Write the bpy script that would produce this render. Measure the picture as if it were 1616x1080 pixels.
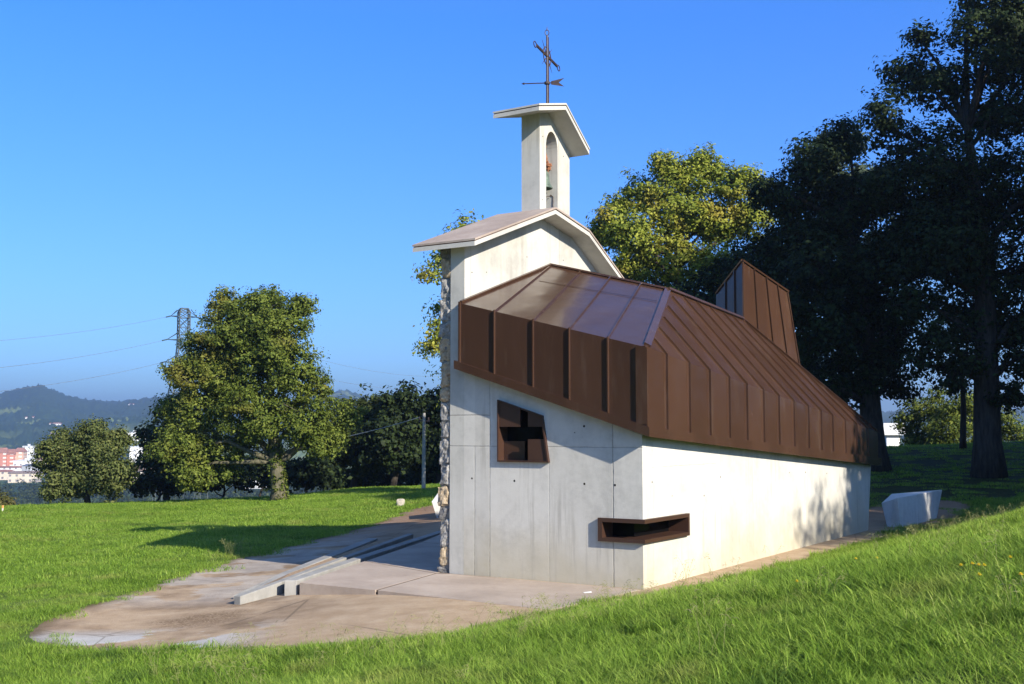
import bpy, bmesh, math, random
import numpy as np
from mathutils import Vector, Matrix

for o in list(bpy.data.objects):
    bpy.data.objects.remove(o)
SC = bpy.context.scene
COL = SC.collection
rng = np.random.default_rng(7)
random.seed(7)

# ---------------------------------------------------------------- camera
EYE = 2.1
FPX = 1780.0
PITCH = math.atan(143.0 / FPX)
cd = bpy.data.cameras.new("camera")
cam = bpy.data.objects.new("camera", cd)
COL.objects.link(cam)
cam.location = (0, 0, EYE)
cam.rotation_euler = (math.pi / 2 + PITCH, 0, 0)
cd.sensor_width = 36.0
cd.lens = FPX / 1616 * 36.0
cd.clip_start = 0.1
cd.clip_end = 20000
SC.camera = cam

# ---------------------------------------------------------------- sky, sun, exposure
SUN_EL = math.radians(27.5)
SUN_AZ = Vector((0.650, -0.760))           # horizontal direction towards the sun
w = bpy.data.worlds.new("World")
SC.world = w
w.use_nodes = True
nt = w.node_tree
sky = nt.nodes.new('ShaderNodeTexSky')
sky.sky_type = 'NISHITA'
sky.sun_disc = False
sky.sun_elevation = SUN_EL
sky.sun_rotation = math.atan2(SUN_AZ.x, SUN_AZ.y)
sky.air_density = 1.0
sky.dust_density = 0.2
sky.ozone_density = 2.5
geo = nt.nodes.new('ShaderNodeNewGeometry')
sx = nt.nodes.new('ShaderNodeSeparateXYZ')
nt.links.new(geo.outputs['Normal'], sx.inputs[0])
rp = nt.nodes.new('ShaderNodeValToRGB')          # clear autumn air: deeper blue overhead, less yellow low down
el = rp.color_ramp.elements
for e_, (p_, c_) in zip([el[0], el[1], el.new(0.2), el.new(0.4)], [(0.0, (0.40, 0.62, 0.98)), (0.75, (0.80, 0.92, 1.02)), (0.1, (0.335, 0.585, 1.02)), (0.35, (0.20, 0.59, 1.25))]):
    e_.position = p_; e_.color = (*c_, 1)
mt = nt.nodes.new('ShaderNodeMix'); mt.data_type = 'RGBA'; mt.blend_type = 'MULTIPLY'; mt.inputs[0].default_value = 1.0
ab = nt.nodes.new('ShaderNodeMath'); ab.operation = 'ABSOLUTE'
nt.links.new(sx.outputs[2], ab.inputs[0]); nt.links.new(ab.outputs[0], rp.inputs[0])
nt.links.new(sky.outputs[0], mt.inputs[6]); nt.links.new(rp.outputs[0], mt.inputs[7])
nt.links.new(mt.outputs[2], nt.nodes['Background'].inputs[0])
nt.nodes['Background'].inputs[1].default_value = 0.11
sl = bpy.data.lights.new("sun", 'SUN')
sl.energy = 5.0
sl.angle = math.radians(0.5)
sl.color = (1.0, 0.92, 0.79)
sun = bpy.data.objects.new("sun", sl)
COL.objects.link(sun)
sd = Vector((SUN_AZ.x * math.cos(SUN_EL), SUN_AZ.y * math.cos(SUN_EL), math.sin(SUN_EL)))
sun.rotation_euler = sd.to_track_quat('Z', 'Y').to_euler()
sun.location = sd * 60
SC.view_settings.view_transform = 'Standard'
SC.view_settings.look = 'None'
SC.view_settings.exposure = 0.96
SC.view_settings.gamma = 1.0
SC.render.resolution_x = 1024
SC.render.resolution_y = 684

# ---------------------------------------------------------------- helpers
def tag(o, label=None, cat=None, group=None, kind=None):
    if label: o['label'] = label
    if cat: o['category'] = cat
    if group: o['group'] = group
    if kind: o['kind'] = kind
    return o

def empty(name, loc, rz=0.0):
    o = bpy.data.objects.new(name, None)
    o.empty_display_size = 0.2
    COL.objects.link(o)
    o.location = loc
    o.rotation_euler = (0, 0, rz)
    return o

def link(name, me, mat, parent=None, smooth=False):
    o = bpy.data.objects.new(name, me)
    COL.objects.link(o)
    if mat is not None:
        me.materials.append(mat)
    if parent is not None:
        o.parent = parent
    if smooth:
        me.polygons.foreach_set('use_smooth', [True] * len(me.polygons))
    return o

class MB:
    """collects shapes, builds ONE mesh object"""
    def __init__(s):
        s.v = []; s.f = []
    def add(s, vs, fs):
        n = len(s.v)
        s.v += [tuple(map(float, p)) for p in vs]
        s.f += [tuple(i + n for i in f) for f in fs]
        return s
    def box(s, a, b):
        (x0, y0, z0), (x1, y1, z1) = a, b
        return s.add([(x0, y0, z0), (x1, y0, z0), (x1, y1, z0), (x0, y1, z0), (x0, y0, z1), (x1, y0, z1), (x1, y1, z1), (x0, y1, z1)],
                     [(0, 3, 2, 1), (4, 5, 6, 7), (0, 1, 5, 4), (1, 2, 6, 5), (2, 3, 7, 6), (3, 0, 4, 7)])
    def hull8(s, bot, top):
        n = len(bot)
        fs = [tuple(range(n))[::-1], tuple(range(n, 2 * n))]
        for i in range(n):
            j = (i + 1) % n
            fs.append((i, j, n + j, n + i))
        return s.add(list(bot) + list(top), fs)
    def prism(s, poly, axis, a, b):
        """extrude a 2-D polygon along an axis (0,1,2) from a to b"""
        def P(p, t):
            q = list(p); q.insert(axis, t); return tuple(q)
        return s.hull8([P(p, a) for p in poly], [P(p, b) for p in poly])
    def bar(s, a, b, n, wd, h, lift=0.0):
        """rectangular bar from a to b standing on a surface with normal n"""
        a = Vector(a); b = Vector(b); n = Vector(n).normalized()
        t = (b - a).normalized(); sd_ = t.cross(n).normalized() * wd / 2
        lo = n * lift; hi = n * (lift + h)
        return s.hull8([a - sd_ + lo, a + sd_ + lo, b + sd_ + lo, b - sd_ + lo], [a - sd_ + hi, a + sd_ + hi, b + sd_ + hi, b - sd_ + hi])
    def tube(s, pts, rad, sides=8, caps=True):
        pts = [Vector(p) for p in pts]
        if not hasattr(rad, '__len__'): rad = [rad] * len(pts)
        n0 = len(s.v); prev = None
        for i, p in enumerate(pts):
            t = (pts[min(i + 1, len(pts) - 1)] - pts[max(i - 1, 0)]).normalized()
            if prev is None:
                u = t.orthogonal().normalized()
            else:
                u = (prev - t * prev.dot(t)).normalized()
            prev = u; q = t.cross(u)
            for k in range(sides):
                a = 2 * math.pi * k / sides
                s.v.append(tuple(p + (u * math.cos(a) + q * math.sin(a)) * rad[i]))
        for i in range(len(pts) - 1):
            for k in range(sides):
                k2 = (k + 1) % sides
                s.f.append((n0 + i * sides + k, n0 + i * sides + k2, n0 + (i + 1) * sides + k2, n0 + (i + 1) * sides + k))
        if caps:
            s.f.append(tuple(n0 + k for k in range(sides))[::-1])
            s.f.append(tuple(n0 + (len(pts) - 1) * sides + k for k in range(sides)))
        return s
    def lathe(s, prof, c=(0, 0, 0), sides=24):
        n0 = len(s.v)
        for r, z in prof:
            for k in range(sides):
                a = 2 * math.pi * k / sides
                s.v.append((c[0] + r * math.cos(a), c[1] + r * math.sin(a), c[2] + z))
        for i in range(len(prof) - 1):
            for k in range(sides):
                k2 = (k + 1) % sides
                s.f.append((n0 + i * sides + k, n0 + i * sides + k2, n0 + (i + 1) * sides + k2, n0 + (i + 1) * sides + k))
        return s
    def mesh(s, name):
        me = bpy.data.meshes.new(name)
        me.from_pydata(s.v, [], s.f)
        bm = bmesh.new(); bm.from_mesh(me)
        bmesh.ops.recalc_face_normals(bm, faces=bm.faces)
        bm.to_mesh(me); bm.free()
        me.update()
        return me
    def build(s, name, mat, parent=None, smooth=False, bevel=0.0):
        o = link(name, s.mesh(name), mat, parent, smooth)
        if bevel:
            m = o.modifiers.new('bevel', 'BEVEL'); m.width = bevel; m.segments = 2; m.limit_method = 'ANGLE'; m.angle_limit = math.radians(40)
        return o

def cut(o, cutter_mb):
    """boolean difference baked into the mesh"""
    c = link('cutter', cutter_mb.mesh('cutter'), None)
    c.parent = o.parent
    m = o.modifiers.new('cut', 'BOOLEAN'); m.operation = 'DIFFERENCE'; m.object = c; m.solver = 'EXACT'
    dg = bpy.context.evaluated_depsgraph_get(); dg.update()
    me = bpy.data.meshes.new_from_object(o.evaluated_get(dg))
    o.modifiers.remove(m)
    mats = [x for x in o.data.materials]
    o.data = me
    if not me.materials:
        for x in mats: me.materials.append(x)
    bpy.data.objects.remove(c)

def np_mesh(name, V, F):
    """V (n,3) array, F (m,k) array of equal sized faces"""
    me = bpy.data.meshes.new(name)
    V = np.ascontiguousarray(V, dtype=np.float32); F = np.ascontiguousarray(F, dtype=np.int32)
    k = F.shape[1]
    me.vertices.add(len(V)); me.vertices.foreach_set('co', V.ravel())
    me.loops.add(F.size); me.loops.foreach_set('vertex_index', F.ravel())
    me.polygons.add(len(F))
    me.polygons.foreach_set('loop_start', np.arange(0, F.size, k, dtype=np.int32))
    me.polygons.foreach_set('loop_total', np.full(len(F), k, dtype=np.int32))
    me.update(calc_edges=True)
    return me

# ---------------------------------------------------------------- material helper
class NT:
    def __init__(s, name):
        s.m = bpy.data.materials.new(name); s.m.use_nodes = True
        s.t = s.m.node_tree; s.n = s.t.nodes; s.l = s.t.links
        s.b = s.n['Principled BSDF']
    def put(s, sock, val):
        if isinstance(val, bpy.types.NodeSocket): s.l.new(val, sock)
        elif val is not None: sock.default_value = val
    def coord(s, out='Object'):
        return s.n.new('ShaderNodeTexCoord').outputs[out]
    def xyz(s, vec):
        nd = s.n.new('ShaderNodeSeparateXYZ'); s.l.new(vec, nd.inputs[0]); return nd.outputs
    def noise(s, vec, scale, detail=4, rough=0.55, out='Fac', dist=0.0):
        nd = s.n.new('ShaderNodeTexNoise'); nd.inputs['Scale'].default_value = scale
        nd.inputs['Detail'].default_value = detail; nd.inputs['Roughness'].default_value = rough
        nd.inputs['Distortion'].default_value = dist
        if vec is not None: s.l.new(vec, nd.inputs['Vector'])
        return nd.outputs[out]
    def vor(s, vec, scale, out='Distance', feat='F1', rand=1.0):
        nd = s.n.new('ShaderNodeTexVoronoi'); nd.inputs['Scale'].default_value = scale; nd.feature = feat
        nd.inputs['Randomness'].default_value = rand
        s.l.new(vec, nd.inputs['Vector']); return nd.outputs[out]
    def scale(s, vec, sc):
        nd = s.n.new('ShaderNodeMapping'); nd.inputs['Scale'].default_value = sc; s.l.new(vec, nd.inputs['Vector']); return nd.outputs[0]
    def math(s, op, a, b=None, c=None, clamp=False):
        nd = s.n.new('ShaderNodeMath'); nd.operation = op; nd.use_clamp = clamp
        s.put(nd.inputs[0], a)
        if b is not None: s.put(nd.inputs[1], b)
        if c is not None: s.put(nd.inputs[2], c)
        return nd.outputs[0]
    def ramp(s, fac, stops):
        nd = s.n.new('ShaderNodeValToRGB'); s.l.new(fac, nd.inputs[0]); e = nd.color_ramp.elements
        while len(e) < len(stops): e.new(0.5)
        for el, (p, c) in zip(e, stops):
            el.position = p
            el.color = (c, c, c, 1) if not hasattr(c, '__len__') else (*c, 1)
        return nd.outputs[0]
    def mix(s, fac, a, b, mode='MIX'):
        nd = s.n.new('ShaderNodeMix'); nd.data_type = 'RGBA'; nd.blend_type = mode
        s.put(nd.inputs[0], fac)
        for i, x in ((6, a), (7, b)):
            s.put(nd.inputs[i], (*x, 1) if isinstance(x, tuple) and len(x) == 3 else x)
        return nd.outputs[2]
    def bump(s, h, strength=0.3, dist=0.01, nrm=None):
        nd = s.n.new('ShaderNodeBump'); nd.inputs['Strength'].default_value = strength; nd.inputs['Distance'].default_value = dist
        s.l.new(h, nd.inputs['Height'])
        if nrm is not None: s.l.new(nrm, nd.inputs['Normal'])
        return nd.outputs[0]
    def done(s, col=None, rough=None, nrm=None, metal=None, spec=None):
        if col is not None: s.put(s.b.inputs['Base Color'], (*col, 1) if isinstance(col, tuple) and len(col) == 3 else col)
        if rough is not None: s.put(s.b.inputs['Roughness'], rough)
        if nrm is not None: s.put(s.b.inputs['Normal'], nrm)
        if metal is not None: s.put(s.b.inputs['Metallic'], metal)
        if spec is not None: s.put(s.b.inputs['Specular IOR Level'], spec)
        return s.m

def plain(name, col, rough=0.6, metal=0.0, var=0.25, scale=6.0, bump=0.1):
    t = NT(name); c = t.coord()
    n = t.noise(c, scale, 6)
    dk = tuple(x * (1 - var) for x in col); lt = tuple(min(1, x * (1 + var)) for x in col)
    return t.done(t.ramp(n, [(0.3, dk), (0.7, lt)]), rough, t.bump(t.noise(c, scale * 8, 4), bump, 0.01), metal)

# ---------------------------------------------------------------- building frame of reference
CX, CY = 1.77, 15.40
EU = np.array([0.5388, 0.8425]); EV = np.array([-0.8425, 0.5388])
RZ = math.atan2(EU[1], EU[0])
def w2l(x, y):
    dx = x - CX; dy = y - CY
    return dx * EU[0] + dy * EU[1], dx * EV[0] + dy * EV[1]
def l2w(u, v, z=0.0):
    return (CX + u * EU[0] + v * EV[0], CY + u * EU[1] + v * EV[1], z)

def S(t):
    t = np.clip(t, 0, 1); return t * t * (3 - 2 * t)
def sp(t, k=0.25):
    return np.where(t / k > 30, t, k * np.log1p(np.exp(np.minimum(t / k, 30))))

def gz(x, y):
    """height of the ground"""
    x = np.asarray(x, float); y = np.asarray(y, float)
    u, v = w2l(x, y)
    k = np.interp(u, [-16, -13, 1.5, 6], [0.08, 0.095, 0.285, 0.30])
    wv = np.interp(u, [-6, -3, 0, 3, 6, 10], [-0.1, 0.2, 1.0, 1.1, 1.3, 2.0])
    d = sp(-v - wv, 0.12)
    d = np.where(d > 6, 6 + (d - 6) * 0.35, d)
    z = k * d
    z = z + 0.085 * sp(u - 14.5, 0.8) * S((x - 3) / 5) * (1 - S((y - 42) / 25))
    z = z - 0.30 * S((-x - 0.6) / 4.4) - 0.26 * S((-x - 5.6) / 5.0)
    z = z + 0.05 * np.sin(x * 0.23 + 1.0) * np.sin(y * 0.19) * S((np.hypot(x + 1, y - 17) - 8) / 10)
    R = np.hypot(x, y - 20)
    dl = np.maximum(-0.6 * x + 0.8 * (y - 20) - 25.0, R - 46)
    return z - 29.0 * S(dl / 110)

def ray(px, py):
    a = (px - 808) / FPX; b = (540 - py) / FPX
    return np.array([a, math.cos(PITCH) - b * math.sin(PITCH), math.sin(PITCH) + b * math.cos(PITCH)])
def at(px, py, Y):
    """point seen at photo pixel (px,py) at forward distance Y"""
    r = ray(px, py); return Vector(np.array([0, 0, EYE]) + r * Y / r[1])
def ground_at(px, py):
    r = ray(px, py); t = np.arange(4, 200, 0.02)
    p = np.array([0, 0, EYE])[None] + t[:, None] * r[None]
    i = np.argmax(p[:, 2] < gz(p[:, 0], p[:, 1]))
    return Vector((p[i, 0], p[i, 1], float(gz(p[i, 0], p[i, 1]))))

# pavements, as outlines on the ground
OVAL = [(-5.85, 14.0), (-5.55, 13.3), (-4.75, 12.75), (-3.6, 12.25), (-2.2, 11.75), (-0.9, 11.75), (-0.1, 12.6), (0.5, 13.35), (1.56, 14.62), (2.6, 15.7),
        (3.9, 17.3), (5.4, 19.6), (8.3, 24.2), (10.0, 26.4), (12.0, 29.8), (10.3, 30.6), (8.2, 28.6), (6.0, 27.0), (1.2, 33.0), (-0.5, 36.5), (-2.2, 36.0), (-3.2, 32.5),
        (-3.45, 29.5), (-4.2, 26.3), (-4.9, 23.4), (-5.5, 20.6), (-5.75, 17.5), (-6.0, 15.2)]
def smooth_poly(P, n=6):
    P = np.array(P); N = len(P); out = []
    for i in range(N):
        p0, p1, p2, p3 = P[i - 1], P[i], P[(i + 1) % N], P[(i + 2) % N]
        for k in range(n):
            t = k / n
            out.append(0.5 * (2 * p1 + (p2 - p0) * t + (2 * p0 - 5 * p1 + 4 * p2 - p3) * t * t + (3 * p1 - p0 - 3 * p2 + p3) * t ** 3))
    return np.array(out)
OVALS = smooth_poly(OVAL)
def sdist(x, y, P):
    """signed distance to polygon, negative inside"""
    x = np.asarray(x, float).ravel(); y = np.asarray(y, float).ravel()
    best = np.full(x.shape, 1e9); ins = np.zeros(x.shape, bool)
    for i in range(len(P)):
        ax, ay = P[i - 1]; bx, by = P[i]
        ex, ey = bx - ax, by - ay
        t = np.clip(((x - ax) * ex + (y - ay) * ey) / (ex * ex + ey * ey + 1e-12), 0, 1)
        best = np.minimum(best, np.hypot(x - ax - t * ex, y - ay - t * ey))
        c = ((ay > y) != (by > y)) & (x < (bx - ax) * (y - ay) / (by - ay + 1e-12) + ax)
        ins ^= c
    return np.where(ins, -best, best)

# ================================================================= THE SETTING: ground
def ground_mat():
    t = NT('turf_soil'); c = t.coord()
    n1 = t.noise(c, 0.35, 5); n2 = t.noise(c, 6.0, 5)
    a = t.ramp(n2, [(0.3, (0.05, 0.085, 0.012)), (0.55, (0.085, 0.13, 0.02)), (0.75, (0.13, 0.165, 0.035))])
    col = t.mix(t.ramp(n1, [(0.40, 0.0), (0.65, 0.45)]), a, (0.11, 0.13, 0.04))
    # far valley: woods and meadows
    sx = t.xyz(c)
    litter_shade = t.math('MULTIPLY', t.math('MULTIPLY', t.math('SUBTRACT', sx[0], 8.0), 0.4, clamp=True), t.math('MULTIPLY', t.math('SUBTRACT', sx[1], 25.0), 0.4, clamp=True))
    col = t.mix(t.math('MULTIPLY', litter_shade, 0.9), col, t.ramp(n2, [(0.3, (0.018, 0.022, 0.008)), (0.7, (0.045, 0.048, 0.018))]))  # soil and litter tone darkened by position to paint in the grove's shade
    far = t.math('SMOOTH_MIN', 1.0, t.math('MAXIMUM', t.math('DIVIDE', t.math('SUBTRACT', sx[1], 110.0), 120.0), 0.0), 0.1)
    woods = t.ramp(t.noise(c, 0.03, 8, 0.7), [(0.38, (0.020, 0.040, 0.014)), (0.52, (0.035, 0.060, 0.020)), (0.60, (0.09, 0.14, 0.04))])
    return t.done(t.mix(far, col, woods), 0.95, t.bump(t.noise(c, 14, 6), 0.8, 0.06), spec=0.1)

def make_ground():
    az = np.concatenate([np.linspace(-180, -45, 40)[:-1], np.linspace(-45, 45, 420), np.linspace(45, 180, 40)[1:-1]])
    az = np.radians(az)
    r = np.concatenate([[0.3], np.geomspace(1.0, 60, 260), np.geomspace(63, 9000, 60)])
    A, R = np.meshgrid(az, r)
    X = R * np.sin(A); Y = R * np.cos(A)
    Z = gz(X, Y)
    near = (R < 50)
    sdv = np.full(X.shape, 1.0); sdv[near] = sdist(X[near], Y[near], OVALS)
    Z = Z - 0.07 * S((-sdv + 0.02) / 0.25)
    n = 0.03 * np.sin(X * 2.1 + np.sin(Y * 1.7)) * np.sin(Y * 1.9 + 1.3 * np.sin(X * 1.1))
    Z = Z + n * S((sdv - 0.3) / 1.5) * S((40 - R) / 20)
    na = len(az); nr = len(r)
    V = np.stack([X, Y, Z], -1).reshape(-1, 3)
    I, J = np.meshgrid(np.arange(nr - 1), np.arange(na), indexing='ij')
    J2 = (J + 1) % na
    F = np.stack([I * na + J, I * na + J2, (I + 1) * na + J2, (I + 1) * na + J], -1).reshape(-1, 4)
    F = F[:, ::-1]
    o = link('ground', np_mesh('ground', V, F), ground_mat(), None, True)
    tag(o, kind='structure')
make_ground()

def sheet(name, P, mat, lift, skirt=0.12, hole=None):
    """a pavement that follows the ground, with a small thickness"""
    step = 0.22
    xs = np.arange(P[:, 0].min(), P[:, 0].max(), step); ys = np.arange(P[:, 1].min(), P[:, 1].max(), step)
    GX, GY = np.meshgrid(xs, ys)
    s = sdist(GX, GY, P)
    pts = np.stack([GX.ravel(), GY.ravel()], -1)[s < -0.10]
    from mathutils.geometry import delaunay_2d_cdt
    allp = [Vector(p) for p in P] + [Vector(p) for p in pts]
    vv, ee, ff, *_ = delaunay_2d_cdt(allp, [], [list(range(len(P)))], 1, 1e-5)
    VV = np.array([(p.x, p.y) for p in vv])
    z = gz(VV[:, 0], VV[:, 1]) + lift
    mb = MB()
    mb.add([(a, b, c) for (a, b), c in zip(VV, z)], [tuple(f) for f in ff])
    n = len(P)
    lo = [(p[0], p[1], float(gz(p[0], p[1])) + lift - skirt) for p in P]; hi = [(p[0], p[1], float(gz(p[0], p[1])) + lift) for p in P]
    mb.add(hi + lo, [(i, (i + 1) % n, n + (i + 1) % n, n + i) for i in range(n)])
    o = mb.build(name, mat)
    cv = np.array([v.co[:2] for v in o.data.vertices])
    at_ = o.data.attributes.new('edge', 'FLOAT', 'POINT'); at_.data.foreach_set('value', (-sdist(cv[:, 0], cv[:, 1], P)).astype(np.float32))
    return tag(o, kind='structure')

def pave_mat():
    t = NT('old_pavement'); c = t.coord()
    big = t.noise(c, 0.55, 6, 0.62); mid = t.noise(c, 3.0, 6, 0.6); fine = t.noise(c, 60, 3)
    base = t.ramp(mid, [(0.3, (0.36, 0.255, 0.155)), (0.55, (0.44, 0.325, 0.21)), (0.75, (0.50, 0.39, 0.265))])
    brown = t.ramp(mid, [(0.35, (0.17, 0.115, 0.068)), (0.7, (0.29, 0.205, 0.13))])
    col = t.mix(t.math('MULTIPLY', t.ramp(big, [(0.46, 0.0), (0.58, 0.85)]), t.math('MULTIPLY', t.math('SUBTRACT', -1.6, t.xyz(c)[0]), 0.6, clamp=True)), base, brown)
    # pale cement patches where the earth has washed off, at the left
    xx = t.xyz(c)
    left = t.math('MULTIPLY', t.math('SUBTRACT', -2.6, xx[0]), 1.2, clamp=True)
    st = t.scale(c, (0.75, 1.0, 1))
    pn = t.noise(st, 0.95, 8, 0.62)
    pm = t.math('MULTIPLY', t.ramp(pn, [(0.46, 0.0), (0.485, 1.0)]), left)
    far = t.math('MULTIPLY', t.math('SUBTRACT', 14.1, xx[1]), 1.6, clamp=True)
    far2 = t.math('MULTIPLY', t.math('SUBTRACT', xx[1], 15.6), 0.9, clamp=True)
    pm2 = t.math('MULTIPLY', pm, t.math('MAXIMUM', far, t.math('MULTIPLY', far2, 0.45)))
    pale = t.ramp(mid, [(0.3, (0.40, 0.385, 0.36)), (0.7, (0.52, 0.50, 0.47))])
    col = t.mix(pm2, col, pale)
    vd = t.n.new('ShaderNodeVectorMath'); vd.operation = 'DISTANCE'; t.l.new(t.scale(c, (1.0, 1.0, 0.0)), vd.inputs[0]); vd.inputs[1].default_value = (-3.95, 14.55, 0)
    gv = t.math('SUBTRACT', 1.25, t.math('ADD', vd.outputs['Value'], t.math('MULTIPLY', t.noise(c, 1.6, 6, 0.65), 0.9)), clamp=True)
    grit = t.ramp(t.vor(c, 42, 'Color'), [(0.2, (0.17, 0.11, 0.06)), (0.6, (0.27, 0.185, 0.11)), (0.9, (0.40, 0.30, 0.19))])
    col = t.mix(t.math('MULTIPLY', gv, 2.2, clamp=True), col, grit)
    # red-brown earth on the far path
    fr = t.math('MULTIPLY', t.math('SUBTRACT', xx[1], 22.0), 0.15, clamp=True)
    col = t.mix(t.math('MULTIPLY', fr, 0.7), col, (0.23, 0.13, 0.075))
    col = t.mix(t.ramp(fine, [(0.35, 0.25), (0.6, 0.0)]), col, (0.12, 0.09, 0.06))
    ea = t.n.new('ShaderNodeAttribute'); ea.attribute_name = 'edge'
    ed = t.math('SUBTRACT', 1.0, t.math('DIVIDE', t.math('ADD', ea.outputs['Fac'], t.math('MULTIPLY', t.math('SUBTRACT', t.noise(c, 2.2, 6, 0.65), 0.5), 0.55)), 0.26), clamp=True)
    col = t.mix(t.math('MULTIPLY', ed, 0.9), col, t.ramp(fine, [(0.3, (0.06, 0.042, 0.022)), (0.7, (0.17, 0.125, 0.065))]))
    crack = t.ramp(t.vor(c, 0.42, 'Distance', 'DISTANCE_TO_EDGE'), [(0.0, 0.8), (0.008, 0.0)])
    col = t.mix(t.math('MULTIPLY', crack, t.ramp(big, [(0.45, 0.0), (0.55, 0.8)])), col, (0.10, 0.075, 0.05))
    h = t.math('ADD', t.math('MULTIPLY', fine, 0.4), mid)
    return t.done(col, 0.95, t.bump(h, 0.5, 0.02), spec=0.15)
sheet('forecourt', OVALS, pave_mat(), -0.005)

def concrete_mat(name, base, warm, lines=(), holes=(), dirt=0.0, dirt_col=(0.42, 0.36, 0.22), streak=0.25, rough_edge=0.35):
    """board-marked concrete: mottling, faint streaks, formwork joints (axis, position, {axis:(lo,hi)}, half width, darkness), tie holes"""
    t = NT(name); c = t.coord(); x = t.xyz(c)
    n1 = t.noise(c, 1.2, 6, 0.6); n2 = t.noise(c, 9, 6, 0.65); n3 = t.noise(c, 90, 2)
    st = t.noise(t.scale(c, (5, 5, 0.35)), 1.0, 5, 0.6)
    m = t.math('ADD', t.math('MULTIPLY', n1, 0.55), t.math('ADD', t.math('MULTIPLY', n2, 0.25), t.math('MULTIPLY', st, streak)))
    k = 0.53 + 0.5 * streak - 0.13
    dk = tuple(a * 0.80 for a in base)
    col = t.ramp(m, [(k - 0.13, dk), (k, base), (k + 0.16, warm)])
    pores = t.ramp(t.vor(c, 38), [(0.04, 1.0), (0.09, 0.0)])
    pores = t.math('MULTIPLY', pores, t.ramp(t.noise(c, 3.1, 3), [(0.52, 0.0), (0.62, 0.6)]))
    col = t.mix(pores, col, (0.16, 0.15, 0.13))
    if dirt:
        wob = t.math('MULTIPLY', t.math('SUBTRACT', t.noise(c, 1.7, 5), 0.5), 1.1)
        low = t.math('SUBTRACT', 1.0, t.math('DIVIDE', t.math('ADD', x[2], wob), 0.95), clamp=True)
        col = t.mix(t.math('MULTIPLY', low, dirt), col, dirt_col)
    drip = t.math('MULTIPLY', t.ramp(t.noise(t.scale(c, (9, 9, 0.45)), 1.0, 5, 0.65), [(0.52, 0.0), (0.66, 1.0)]), t.ramp(t.noise(c, 0.9, 3), [(0.45, 0.0), (0.62, 0.42)]))
    col = t.mix(drip, col, (0.27, 0.25, 0.21))
    tone = None
    for i_, (ax, pos, lim, hw, dark) in enumerate(lines):
        if ax == 2: continue
        g_ = t.math('MULTIPLY', t.math('GREATER_THAN', x[ax], pos), (0.07, -0.10, 0.06, -0.05)[i_ % 4])
        tone = g_ if tone is None else t.math('ADD', tone, g_)
    if tone is not None:
        tv = t.n.new('ShaderNodeHueSaturation'); t.l.new(col, tv.inputs['Color']); t.l.new(t.math('ADD', 1.0, tone), tv.inputs['Value']); col = tv.outputs[0]
    depth = None
    wobl = t.math('MULTIPLY', t.math('SUBTRACT', t.noise(c, 7, 4), 0.5), 0.012)
    jag = t.noise(c, 22, 3)
    for ax, pos, lim, hw, dark in lines:
        d = t.math('ABSOLUTE', t.math('SUBTRACT', t.math('ADD', x[ax], wobl), pos))
        f = t.math('SUBTRACT', 1.0, t.math('DIVIDE', d, t.math('MULTIPLY', jag, hw * 3.2)), clamp=True)
        for a2, (lo, hi) in lim.items():
            f = t.math('MULTIPLY', f, t.math('GREATER_THAN', x[a2], lo))
            f = t.math('MULTIPLY', f, t.math('LESS_THAN', x[a2], hi))
        col = t.mix(t.math('MULTIPLY', f, dark * 0.78), col, (0.13, 0.12, 0.10))
        depth = f if depth is None else t.math('MAXIMUM', depth, f)
    for p, r in holes:
        vm = t.n.new('ShaderNodeVectorMath'); vm.operation = 'DISTANCE'; t.l.new(c, vm.inputs[0]); vm.inputs[1].default_value = p
        f = t.math('LESS_THAN', vm.outputs['Value'], r * 0.85)
        col = t.mix(f, col, (0.02, 0.018, 0.015))
    h = t.math('ADD', t.math('MULTIPLY', n2, 0.6), t.math('MULTIPLY', n3, 0.25))
    if depth is not None: h = t.math('SUBTRACT', h, t.math('MULTIPLY', depth, 1.2))
    return t.done(col, 0.85, t.bump(h, 0.35, 0.012), spec=0.25)

CONC_PLAIN = concrete_mat('cast_concrete', (0.50, 0.48, 0.44), (0.58, 0.56, 0.51))
SLAB_MAT = concrete_mat('terrace_concrete', (0.385, 0.31, 0.245), (0.465, 0.385, 0.31), streak=0.0)

# terrace slab next to the chapel: several cast bays with joints between them
def terrace():
    JP = [(-2.93, 16.05), (-1.83, 15.36), (0.44, 13.72), (1.68, 15.36), (-0.9, 17.1), (2.35, 22.3), (2.1, 24.2), (-1.38, 24.2), (-2.40, 18.72)]
    mb = MB()
    bays = [[(-2.99, 16.06), (-1.83, 15.31), (-1.15, 17.12), (-2.42, 18.72)],
            [(-1.80, 15.29), (0.466, 13.62), (1.74, 15.36), (-0.93, 17.07), (-1.13, 17.10)],
            [(-2.41, 18.74), (-1.15, 17.15), (1.0, 20.2), (-1.75, 21.9)],
            [(-1.74, 21.93), (1.0, 20.24), (2.4, 22.4), (2.2, 24.3), (-1.40, 24.3)]]
    for b in bays:
        b = np.array(b); c = b.mean(0)
        inn = [tuple(p) for p in c + (b - c) * (1 - 0.008 / np.hypot(*(b - c).T)[:, None])]
        mb.hull8([(x, y, -0.32) for x, y in inn], [(x, y, 0.0) for x, y in inn])
    jb = MB().hull8([(x, y, -0.30) for x, y in JP], [(x, y, -0.003) for x, y in JP])
    tag(jb.build('joint_filler', plain('joint_earth', (0.12, 0.085, 0.055), 0.95)), kind='structure')
    o = mb.build('paved_terrace', SLAB_MAT, bevel=0.004)
    tag(o, kind='structure')
terrace()

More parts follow.
